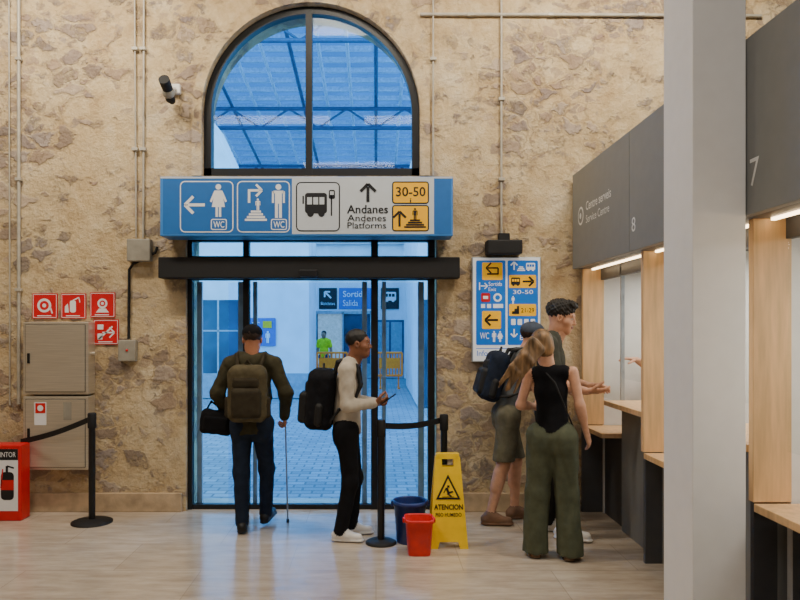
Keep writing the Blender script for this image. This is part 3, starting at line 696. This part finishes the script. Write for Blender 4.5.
# steel cabinets
for k,(v0,v1) in enumerate(((322,394.5),(396.5,470))):
    mb=MB(); Yc=WY-.16; mb.box(PX(23,Yc),PX(88,Yc),Yc,WY-.001,PZ(v1,Yc),PZ(v0,Yc),M_steel,bev=.006)
    mb.box(PX(25.5,Yc),PX(85.5,Yc),Yc-.002,Yc+.01,PZ(v1-2.5,Yc),PZ(v0+2.5,Yc),M_blackm)
    mb.box(PX(26,Yc),PX(85,Yc),Yc-.010,Yc+.01,PZ(v1-3,Yc),PZ(v0+3,Yc),M_steel,bev=.003)
    mb.box(PX(28,Yc),PX(30.5,Yc),Yc-.02,Yc,PZ((v0+v1)/2+5,Yc),PZ((v0+v1)/2-5,Yc),M_black,bev=.003)
    if k: 
        mb.plane(lambda u,v,d:(PX(u,Yc),Yc-.010-d,PZ(v,Yc))); mb.rect(35,402,47,425,M_signw,1); mb.rect(36,403,46,413,M_red,2); mb.disc(41,408,3,M_signw,3)
        mb.rect(64,402,72,420,M_boxg,1)
    mb.tube([(PX(88,Yc),Yc+.08,PZ(v0+32,Yc)),(PX(92,Yc),Yc+.08,PZ(v0+32,Yc))],.02,M_steel)
    mb.done('fire_hose_cabinet')
# extinguisher cabinet at floor left
mb=MB(); Ye=WY-.34; x0,x1=PX(-14,Ye),PX(21,Ye)
mb.box(x0,x1,Ye,WY-.175,.0,PZ(445,Ye),M_red,bev=.012); mb.plane(lambda u,v,d:(PX(u,Ye),Ye-d,PZ(v,Ye)))
mb.rect(-11,449,18,511,M_signw,1); mb.rect(-11,449,18,460,M_ink,2); mb.text('EXTINTOR',-9,457,16,452,M_signw,3)
mb.rect(1,472,14,500,M_ink,2,r=4); mb.line(7,472,7,466,2.5,M_ink,2); mb.line(7,466,14,468,1.6,M_ink,2); mb.line(3,469,1,488,1.2,M_red,3); mb.rect(1,480,14,490,M_red,3)
mb.done('fire_extinguisher_cabinet')
# stanchions
def stanchion(x,y,h=.95,r=.13,target=None,name='queue_barrier_post'):
    mb=MB(); mb.lathe((x,y,0),[(r,.0),(r,.012),(r*.85,.022),(.04,.034)],M_blackm); mb.lathe((x,y,0),[(.028,.03),(.028,h-.12)],M_black,seg=20)
    mb.lathe((x,y,0),[(.034,h-.13),(.036,h-.12),(.036,h-.01),(.03,h)],M_blackm,seg=20)
    if target:
        a=Vector((x,y,h-.05)); b=Vector(target); n=12; d=(b-a); off=d.normalized()*.036; a+=off
        pts=[a.lerp(b,k/n)-Vector((0,0,.02*math.sin(math.pi*k/n))) for k in range(n+1)]
        s=Vector((d.y,-d.x,0)).normalized()*.0015; rings=[[tuple(p+s+Vector((0,0,.024))),tuple(p-s+Vector((0,0,.024))),tuple(p-s-Vector((0,0,.024))),tuple(p+s-Vector((0,0,.024)))] for p in pts]
        mb.loft(rings,M_blackm,smooth=False)
    return mb.done(name)
stanchion(PX(92,6.0),6.0,.94,.17,(PX(26,6.3),WY-.175,PZ(440,6.3)))
s2=(PX(444,5.76),5.76)
stanchion(PX(381,5.42),5.42,.955,.12,(s2[0]-.036,s2[1],.905)); stanchion(s2[0],s2[1],.955,.13)
# buckets
def bucket(name,x,y,r,h,m,exp=2.0,hm=M_alu):
    mb=MB(); mb.lathe((x,y,0),[(r*.78,.0),(r*.80,.006),(r*.96,h*.9),(r*1.04,h*.9),(r*1.05,h),(r*.98,h),(r*.95,h*.97),(r*.76,.02)],m,seg=40,exp=exp)
    mb.tube([(x-r*1.03*math.cos(t),y-.5*r*math.sin(t)-.0,h*.95-r*.55*math.sin(t)) for t in [math.pi*k/14 for k in range(15)]],.004,hm)
    for q in(-1,1): mb.box(x+q*r*1.05-.012,x+q*r*1.05+.012,y-.02,y+.02,h*.86,h*.99,m,bev=.004)
    return mb.done(name)
bucket('blue_bucket',.265,5.46,.13,.325,mat('bucket_blue',(34,54,120),.4))
bucket('red_bucket',PX(419,5.18),5.18,.104,.265,mat('bucket_red',(220,34,30),.4),exp=5)
# wet floor sign
M_wy=mat('plastic_yellow',(250,206,10),.4,var=.03)
mb=MB(); y0=5.28; xc=PX(449,y0); H=.70
for sg,yb in ((1,y0),(-1,y0+.26)):
    sl=sg*.11/H
    def pf(x,z,o=0): return (x,yb+z*sl+o,z)
    def slab(pts):
        n=len(pts); vs=[pf(x,z,-.008*sg) for x,z in pts]+[pf(x,z,.008*sg) for x,z in pts]
        fs=[tuple(range(n)),tuple(range(2*n-1,n-1,-1))]+[(i,(i+1)%n,(i+1)%n+n,i+n) for i in range(n)]
        mb.add(vs,fs,M_wy)
    slab([(xc-.145,0),(xc-.085,0),(xc-.07,.05),(xc+.07,.05),(xc+.085,0),(xc+.145,0),(xc+.10,.60),(xc-.10,.60)])
    slab([(xc-.10,.60),(xc-.045,.60),(xc-.045,.66),(xc-.08,.69),(xc-.095,.67)]); slab([(xc+.045,.60),(xc+.10,.60),(xc+.095,.67),(xc+.08,.69),(xc+.045,.66)])
    slab([(xc-.08,.66),(xc+.08,.66),(xc+.075,.70),(xc-.075,.70)])
mb.box(xc-.09,xc+.09,y0+.105,y0+.155,.655,.70,M_wy,bev=.01)
sl=.11/H
mb.plane(lambda u,v,d:(xc+(u-449)*.00755,y0-.009-d+v*sl,v))
mb.poly([(449-12.5,.36),(449+12.5,.36),(449,.545)],M_ink,1); mb.poly([(449-9.4,.375),(449+9.4,.375),(449,.515)],M_wy,2)
def P2(a): return [(449+x,.37+z) for x,z in a]
mb.poly(P2([(-1,.095),(1.4,.095),(1.4,.078),(-1,.078)]),M_ink,3); mb.poly(P2([(-3,.075),(-.5,.08),(1.5,.04),(-.5,.03)]),M_ink,3); mb.poly(P2([(-.5,.045),(4.5,.055),(5,.045),(0,.028)]),M_ink,3.2); mb.poly(P2([(-.5,.04),(3.5,.018),(3,.008),(-1.6,.03)]),M_ink,3.4); mb.poly(P2([(-3,.07),(-5,.04),(-4.2,.036),(-2,.066)]),M_ink,3.6); mb.poly(P2([(-6,.012),(6,.012),(6,.008),(-6,.008)]),M_ink,3)
mb.text('ATENCION',449-14.5,.285,449+14.5,.325,M_ink,1,.03); mb.text('PISO HUMEDO',449-13,.235,449+13,.262,M_ink,1,.02)
mb.done('wet_floor_sign')

# ================================================================= TICKET COUNTER
UX=1.78; GX=2.03
mb=MB(); bays=[6.34,4.92,3.5,2.08,.66]
for a,b in zip(bays[:-1],bays[1:]):
    mb.box(UX,UX+.05,b+.003,a-.003,2.2,3.05,M_grey,bev=.003)
    mb.box(UX+.05,3.6,b,a,2.20,2.26,M_grey2); mb.box(UX+.05,3.6,b,a,2.98,3.04,M_grey2)
    mb.box(1.86,GX+.02,a-.05,a-.004,.80,2.2,M_wood,bev=.003); mb.box(GX+.02,3.5,a-.04,a-.01,0,2.2,M_white)
    mb.box(1.90,GX+.02,b+.004,b+.05,.80,2.2,M_wood,bev=.003)
    lo=a-.56
    mb.box(1.86,2.6,lo,a-.052,.755,.795,M_wood,bev=.004)          # low counter
    mb.box(1.88,2.6,b+.05,lo-.002,1.03,1.07,M_wood,bev=.004)      # high ledge
    mb.box(2.02,2.45,b+.02,lo-.02,.0,1.03,M_grey,bev=.004)
    mb.box(2.06,2.45,lo-.02,a-.005,.0,.755,M_grey2,bev=.004)
    mb.box(1.90,2.02,b+.02,b+.055,.0,1.03,M_grey2,bev=.003)
    mb.box(GX,GX+.01,lo+.0,a-.05,1.05,2.2,M_glassb); mb.box(GX,GX+.01,b+.05,lo,1.25,2.2,M_glassb)
    mb.box(GX-.01,GX+.02,lo-.01,lo+.01,1.07,2.2,M_alu)
    mb.box(1.93,1.95,b+.08,a-.08,2.185,2.199,emis('led_strip',(255,220,170),9))
mb.box(3.5,3.6,.66,6.34,0,3.04,M_white); mb.box(UX,3.6,.60,.655,0,3.05,M_grey)
mb.box(2.02,2.06,.66,6.34,2.1,2.2,M_grey2)
mb.box(1.87,3.5,6.341,6.375,0,2.2,M_grey2)
mb.plane(lambda u,v,d:(UX-d,u,v))
mb.text('8',4.87,2.33,4.80,2.43,M_txt,1); mb.text('7',3.33,2.33,3.25,2.46,M_txt,1); mb.text('6',2.02,2.33,1.94,2.46,M_txt,1)
mb.disc(6.08,2.64,.08,M_txt,1,28); mb.disc(6.08,2.64,.062,M_grey,2,28); mb.disc(6.08,2.64,.026,M_txt,3)
mb.text('Centre serveis',5.93,2.66,5.30,2.735,M_txt,1,.01); mb.text('Service Centre',5.93,2.555,5.34,2.62,M_txt,1)
mb.done('ticket_counter')
for i,(a,b) in enumerate(zip(bays[:-1],bays[1:])):
    e=empty('booth_ceiling_light',(2.75,(a+b)/2,2.18)); m2=MB(); m2.box(2.4,3.1,(a+b)/2-.3,(a+b)/2+.3,2.165,2.198,M_white); m2.done('panel',e)
    L=bpy.data.lights.new('l','AREA'); L.shape='RECTANGLE'; L.size=.66; L.size_y=.56; L.energy=20; L.color=(1,.95,.88)
    o=bpy.data.objects.new('lamp',L); o.location=(2.75,(a+b)/2,2.16); SC.collection.objects.link(o); o.parent=e; o.matrix_parent_inverse=Matrix.Translation(-e.location)
# column
mb=MB(); mb.box(1.52,1.776,3.36,3.70,0,ZC,M_col,bev=.004); mb.done('column')

# ================================================================= EXTERIOR
mb=MB(); mb.box(-30,30,WY+.48,60,-.14,-.02,M_cob); mb.done('street_ground')
M_fac=mat('facade_white',(226,232,238),.8,var=.05,scale=2); M_fglass=mat('facade_dark_glass',(60,86,112),.15,var=.2,scale=1.5); M_fgrey=mat('facade_grey',(150,162,176),.7)
Yf=24.0
mb=MB(); mb.box(-14,14,Yf,Yf+.4,0,6.0,M_fac); mb.plane(lambda u,v,d:(PX(u,Yf),Yf-.02-d*8,PZ(v,Yf)))
mb.box(-14,14,Yf-.15,Yf,4.6,4.8,M_fac); mb.box(-14,14,Yf-.08,Yf,0,.5,M_fgrey)
mb.rect(316,312,372,377,M_fglass,1); mb.rect(318,314,343,376,mat('shop_interior',(170,176,170),.6,emit=.7),2); 
for u in (316,343,371): mb.box(PX(u-.8,Yf),PX(u+.8,Yf),Yf-.12,Yf,0,PZ(312,Yf),M_alu)
mb.box(PX(316,Yf),PX(372,Yf),Yf-.12,Yf,PZ(314,Yf),PZ(311,Yf),M_alu)
mb.rect(319,288,337,309,M_ink,1); mb.arrow(328,295,9,135,1.6,M_signw,2); mb.text('Bicicletes',321,305,335,302,M_signw,2)
mb.rect(339,288,371,309,M_blue,1); mb.text('Sortida',343,297,366,291,M_signw,2,.01); mb.text('Salida',343,306,358,300,M_signw,2)
mb.rect(381,288,399,309,M_ink,1); mb.bus(384,292,396,302,M_signw,M_ink,2)
mb.rect(376,320,404,375,M_fglass,1); mb.rect(378,322,389,374,M_fgrey,2); mb.rect(391,322,402,374,M_fgrey,2)
mb.box(PX(372.5,Yf),PX(376,Yf),Yf-.3,Yf,0,6,M_fac); mb.box(PX(404,Yf),PX(410,Yf),Yf-.3,Yf,0,6,M_fac)
mb.done('station_facade')
Yw=17.0
mb=MB(); vs,fs=shape2d([[(-16,0),(PX(309,Yw),0),(PX(309,Yw),5.2),(PX(236,Yw)-.1,PZ(168,Yw)),(PX(206,Yw),PZ(112,Yw)),(-9,10.5),(-16,10.5)]],Yw,Yw+2); mb.add(vs,fs,M_fac)
mb.box(-16,PX(309,Yw)+.1,Yw-.1,Yw,3.2,3.35,M_fac); mb.box(-16,PX(309,Yw)+.05,Yw-.05,Yw,0,.6,M_fgrey)
mb.plane(lambda u,v,d:(PX(u,Yw),Yw-.02-d*8,PZ(v,Yw)))
mb.rect(247,318,276,346,M_blue,1,r=1); mb.rect(263,321,272,328,M_yel,2); mb.text('WC',250,328,260,322,M_signw,2); mb.arrow(256,337,10,180,2,M_signw,2); mb.man(268,331,12,M_signw,2)
mb.rect(198,300,240,385,M_fglass,1); mb.rect(217.5,300,219.5,385,M_alu,2); mb.rect(198,330,240,331.5,M_alu,2)
for x in (-6.5,-8.5,-10.5): mb.box(x,x+1.2,Yw-.03,Yw,1,2.8,M_fglass)
mb.done('side_building')
mb=MB(); Yq=15.0; mb.box(PX(418,Yq),10,Yq,Yq+6,0,6.0,M_fac); mb.box(PX(418,Yq)-.1,10,Yq-.1,Yq,3.0,3.2,M_fgrey); mb.box(PX(424,Yq),PX(440,Yq),Yq-.04,Yq,0,2.3,M_fglass); mb.done('annex_building')
# canopy roof
M_beam=mat('canopy_steel',(60,90,122),.6); M_slat=translucent('canopy_sheet',(96,136,172)); M_rib=mat('canopy_rib',(200,222,240),.6)
mb=MB()
def rz(y): return 12.8-.105*(y-12)
y=21.5
mb.add([(-20,21.5,rz(21.5)+.25),(20,21.5,rz(21.5)+.25),(20,52,rz(52)+.25),(-20,52,rz(52)+.25)],[(0,1,2,3)],M_slat)
while y<52:
    mb.box(-20,20,y-.06,y+.06,rz(y)+.02,rz(y)+.2,M_rib); y+=.8
for x in np.arange(-18,18.1,1.0):
    mb.tube([(x,21.5,rz(21.5)-.02),(x,52,rz(52)-.02)],.07,M_beam if int(round(x))%3==0 else M_rib,seg=4)
for yy in (22,29,36,43,50):
    mb.tube([(-20,yy,rz(yy)-.2),(20,yy,rz(yy)-.2)],.08,M_beam,seg=6); mb.tube([(-20,yy,rz(yy)-1.0),(20,yy,rz(yy)-1.0)],.08,M_beam,seg=6)
    for k in range(-16,16): mb.tube([(k*1.2,yy,rz(yy)-(.2 if k%2 else 1.0)),(k*1.2+1.2,yy,rz(yy)-(1.0 if k%2 else .2))],.045,M_beam,seg=5)
for x in (-13,13):
    for yy in (29,43): mb.tube([(x,yy,-.02),(x,yy,rz(yy)-1.0)],.16,M_beam,seg=14)
mb.done('platform_canopy')
# street barriers
M_by=mat('barrier_yellow',(255,130,0),.5,emit=.25)  # faint glow painted in so barriers stay orange under the blue daylight
def barrier(x0,x1,y):
    mb=MB()
    for z in (1.0,.35): mb.tube([(x0,y,z),(x1,y,z)],.03,M_by,seg=8)
    n=8
    for i in range(n+1):
        x=x0+(x1-x0)*i/n; mb.tube([(x,y,.35),(x,y,1.0)],.03 if i in(0,n) else .018,M_by,seg=6)
    mb.box(x0+.05,x1-.05,y-.015,y+.015,.55,.85,M_by)
    for x in (x0+.1,x1-.1): mb.tube([(x,y,.4),(x,y,.0)],.02,M_by,seg=6); mb.box(x-.03,x+.03,y-.28,y+.28,-.02,.03,M_by,bev=.008)
    mb.done('street_barrier')
barrier(PX(317,20),PX(347,20),20); barrier(PX(377,20),PX(402,20),20)

# ================================================================= PEOPLE
HB=mat('hair_black',(18,15,14),.6,var=.2,scale=60); HBr=mat('hair_dark_brown',(44,28,20),.6,var=.25,scale=60); HBl=mat('hair_honey_blonde',(118,90,58),.5,var=.4,scale=30,stretch=(1,1,.15))
W1=person('man',PX(252,5.75),5.75,1.70,(0.0,1),dict(skin=SK3,top=cloth('jacket_olive',(62,58,42)),bot=cloth('jeans_navy',(30,40,58)),shoe=mat('shoe_black',(20,20,22),.5),hair=HBr,lip=LIP,sleeve='long',kind='pants',th=.016,hem=.83,fold=.004,
   cap=cloth('cap_black',(20,20,24)),hr=dict(D=(0,.5,-.85),N=(-1,0,.1),curl=(.9,1.0,.7)),hl=dict(D=(0,.4,-.9),N=(1,0,0),curl=(.9,1.0,.7))),
   J={'al':(-.075,-.04,.085),'kl':(-.09,.0,.49),'ar':(.085,.20,.105),'kr':(.10,.16,.50),'fr':(.25,1,.15),'el':(-.29,-.02,1.17),'er':(.29,-.02,1.17),'wl':(-.24,.16,.95),'wr':(.25,.20,.95),'sl':(-.185,0,1.41),'sr':(.185,0,1.41)},HF=V(-.1,1,-.12))
M_bpo=cloth('backpack_olive',(84,76,56)); M_bpo2=cloth('backpack_trim',(58,52,40))
backpack('backpack',W1,(.31,.15,.44),M_bpo,M_bpo2,up=-.01,th=.02)
# shoulder bag
S=SDF(.007); c=W1['wl']+V(-.06,-.13,-.03); axb=(nrm((1,0,-.12)),V(0,1,0),nrm((.12,0,1))); mk=cloth('bag_black',(18,18,22))
S.group(k=.02,noise=.003,freq=30); S.box(c,axb,(.135,.065,.10),.045,mk); S.group(k=.01); S.box(c+V(0,-.06,-.01),axb,(.10,.02,.06),.015,mk)
S.group(k=.01); S.chain([c+V(-.10,0,.08),c+V(-.05,.01,.17),W1['wl']+V(-.01,.03,.02),c+V(.06,.01,.16),c+V(.11,0,.06)],[.009]*5,mk); S.mesh('shoulder_bag')
mb=MB(); hx=W1['wr']+V(0,.06,-.07); mb.tube([tuple(hx+V(-.0,-.06,.02)),tuple(hx+V(0,.05,.0))],.013,M_blackm); mb.tube([tuple(hx),(hx[0]+.02,hx[1]+.0,.0)],.007,M_alu,seg=10); mb.lathe((hx[0]+.02,hx[1],0),[(.012,0),(.012,.03)],M_blackm,seg=12); mb.done('walking_cane')

cy2=5.55
W2=person('man',PX(347,cy2),cy2,1.665,(1,0),dict(skin=SK2,top=cloth('sweatshirt_grey',(184,174,158),var=.05),bot=cloth('trousers_black',(20,20,24)),shoe=mat('sneaker_white',(225,222,216),.5,var=.03),hair=HB,lip=LIP,sleeve='long',kind='pants',th=.010,hem=.87,
   hr=dict(D=(.9,.25,.15),N=(.1,.6,.75),curl=(.5,.6,.5)),hl=dict(D=(.9,-.2,.1),N=(0,-.8,.6),curl=(.6,.7,.5))),
   J={'hd':(0,.10,1.625),'nb':(0,.03,1.46),'che':(0,.015,1.28),'sr':(.17,.0,1.41),'sl':(-.17,.02,1.41),'er':(.22,.01,1.13),'wr':(.13,.22,1.14),'el':(-.21,.03,1.14),'wl':(-.12,.23,1.12),
      'ar':(.09,-.05,.085),'kr':(.09,.03,.49),'al':(-.10,.03,.085),'kl':(-.09,.06,.49)},HF=V(1,-.15,.02))
backpack('backpack',W2,(.32,.22,.46),cloth('backpack_black',(22,23,28)),M_blackm,up=-.05,th=.0)
mb=MB(); pc=W2['wr']+V(.115,.035,.03); Rm=Matrix.Rotation(math.radians(-35),3,'Y'); mb.box(pc[0]-.075,pc[0]+.075,pc[1]-.036,pc[1]+.036,pc[2]-.004,pc[2]+.004,M_black,bev=.003,R=Rm)
mb.done('smartphone')

W3=person('man',1.41,5.64,1.92,(.95,-.28),dict(skin=SK1,top=cloth('tshirt_dark_olive',(66,68,60)),bot=cloth('trousers_charcoal',(44,44,42)),shoe=MATS['sneaker_white'],hair=HB,lip=LIP,sleeve='short',kind='pants',th=.004,hem=.88,style='curly',
   hr=dict(D=(.95,0,.0),N=(0,.4,.9),curl=(.15,.25,.2)),hl=dict(D=(.9,.1,-.1),N=(0,-.5,-.8))),
   J={'hd':(0,.075,1.60),'nb':(0,.02,1.45),'er':(.24,.04,1.13),'wr':(.20,.25,1.08),'el':(-.24,.05,1.14),'wl':(-.18,.27,1.09),'ar':(.09,.10,.085),'kr':(.09,.08,.49),'al':(-.1,-.03,.085)},HF=V(.9,-.35,-.18))

W4=person('man',PX(503,6.02),6.02,1.79,(1,0.05),dict(skin=SK1,top=cloth('tshirt_grey',(94,98,100)),bot=cloth('shorts_khaki',(100,96,80)),shoe=mat('shoe_brown',(120,88,66),.6),hair=HBr,lip=LIP,sleeve='short',kind='shorts',hem=.91,
   cap=cloth('cap_grey_blue',(70,78,92)),hr=dict(D=(1,0,-.1),N=(0,0,-1)),hl=dict(D=(1,0,-.1),N=(0,0,-1))),
   J={'pel':(0,.03,.94),'hl':(-.085,.03,.90),'hr':(.085,.03,.90),'wai':(0,.07,1.07),'che':(0,.12,1.26),'nb':(0,.17,1.42),'hd':(0,.26,1.56),'sl':(-.17,.15,1.38),'sr':(.17,.13,1.38),'er':(.2,.24,1.13),'wr':(.15,.46,1.13),'el':(-.2,.26,1.13),'wl':(-.15,.48,1.12),
      'ar':(.09,-.13,.085),'kr':(.09,-.02,.49),'al':(-.09,.12,.085),'kl':(-.09,.13,.49)},HF=V(1,.0,-.15))
backpack('backpack',W4,(.30,.17,.42),cloth('backpack_navy',(30,38,54)),M_blackm,up=-.0)

def wp(px,py,Y): return V(PX(px,Y),Y,PZ(py,Y))
yw=5.07
hp=[]
for i in range(9):
    t=i/8; a=541-9*t; b0=350-10*t
    hp.append([wp(a,b0,5.0+.02*math.sin(i*2.1)),wp(a-9,b0+13,4.965+.015*(i%3)),wp(a-19-2*t,b0+26,4.975+.015*((i+1)%3)),wp(514-16*t+2*math.sin(i*1.7),393-9*t+2*math.sin(i*2.9),4.99+.012*(i%2))])
W5=person('woman',PX(552,yw),yw,1.68,(.30,.95),dict(skin=SK1,top=cloth('tank_top_black',(18,18,22)),bot=cloth('trousers_olive_green',(84,88,70),var=.08),shoe=mat('sandal_tan',(120,92,66),.6),hair=HBl,lip=LIP,sleeve='none',kind='wide',fem=True,hem=.955,style='long',hairpts=hp,fold=.0015,bfold=.0038,
   HU=V(-.22,0,1),hr=dict(D=(.35,.3,-.9),N=(-.8,.5,0),curl=(.35,.45,.35)),hl=dict(D=(.5,.7,.3),N=(.6,-.5,.3))),
   J={'sl':(-.165,-.01,1.39),'sr':(.15,-.01,1.41),'nb':(-.035,0,1.45),'hd':(-.075,.02,1.61),'er':(.20,-.02,1.17),'wr':(.25,.06,.94),'el':(-.235,-.0,1.15),'wl':(-.13,.20,1.12),
      'al':(-.125,.0,.085),'kl':(-.108,.01,.49),'kr':(.108,.03,.49),'ar':(.135,.0,.085),'hl':(-.085,0,.91),'hr':(.085,0,.91),'che':(-.01,0,1.27)},HF=V(-.1,.98,-.15))
mb=MB(); ns=W5['sl']*.55+W5['nb']*.45+V(0,0,.05); mb.tube([tuple(ns),tuple(W5['che']+V(.0,-.125,.06)),tuple(W5['wai']+V(.10,-.10,-.02)),tuple(W5['pel']+V(.155,-.02,.02))],.006,M_blackm,seg=8); 
mb.done('crossbody_strap')
W6=person('ticket_clerk',2.66,5.98,1.72,(-1,-.05),dict(skin=SK1,top=cloth('shirt_white',(200,204,210)),bot=cloth('trousers_clerk',(30,34,44)),shoe=MATS['shoe_black'],hair=HBr,lip=LIP,sleeve='short',kind='pants',
   hr=dict(D=(-1,-.1,.15),N=(0,0,-1),curl=(.2,.3,.2)),hl=dict(D=(-1,0,-.1),N=(0,0,-1))),
   J={'er':(.19,.18,1.28),'wr':(.10,.41,1.42),'el':(-.2,.1,1.13),'wl':(-.14,.30,1.12)},HF=V(-1,-.1,-.1),vox=.009)
hv=cloth('hi_vis_vest',(220,236,30))
person('street_worker',PX(324,21),21,1.64,(-.3,-1),dict(skin=SK3,top=hv,bot=cloth('work_trousers',(40,60,90)),shoe=MATS['shoe_black'],hair=HB,lip=LIP,sleeve='short',kind='pants',th=.01),vox=.016)

# ================================================================= LIGHT
def ceil_lamp(x,y,z,en,sx,sy,tilt=0,col=(1,.89,.73)):
    e=empty('ceiling_lamp',(x,y,z)); m2=MB(); m2.box(x-sx/2-.03,x+sx/2+.03,y-sy/2-.03,y+sy/2+.03,z+.06,z+.12,M_white,bev=.01); m2.tube([(x-sx*.3,y,z+.1),(x-sx*.3,y,ZC)],.008,M_alu,seg=6); m2.tube([(x+sx*.3,y,z+.1),(x+sx*.3,y,ZC)],.008,M_alu,seg=6); m2.done('housing',e)
    L=bpy.data.lights.new('l','AREA'); L.shape='RECTANGLE'; L.size=sx; L.size_y=sy; L.energy=en; L.color=col
    o=bpy.data.objects.new('lamp',L); o.location=(x,y,z); o.rotation_euler=(tilt,0,0); SC.collection.objects.link(o); o.parent=e; o.matrix_parent_inverse=Matrix.Translation(-e.location)
ceil_lamp(-2.8,4.6,5.3,135,1.6,.3,math.radians(30)); ceil_lamp(0.0,4.6,5.3,50,1.6,.3,math.radians(30)); ceil_lamp(2.2,4.6,5.3,118,1.2,.3,math.radians(30))
ceil_lamp(-1.8,.8,5.3,42,2,.5,0,(1,.93,.85)); ceil_lamp(.8,.8,5.3,46,2,.5,0,(1,.93,.85)); ceil_lamp(-.6,-2.5,5.3,48,2,.5,0,(1,.93,.85))
w=bpy.data.worlds.new('sky'); SC.world=w; w.use_nodes=True; nt=w.node_tree; bg=nt.nodes['Background']
bg.inputs[0].default_value=(.18,.55,1.0,1); bg.inputs[1].default_value=4.6

cam=bpy.data.cameras.new('camera'); co=bpy.data.objects.new('camera',cam); SC.collection.objects.link(co)
co.location=(0,0,CAMH); co.rotation_euler=(math.pi/2,0,0); cam.sensor_width=36; cam.lens=36*FP/800; cam.shift_x=24/800; cam.shift_y=30/800; cam.clip_end=300
SC.camera=co
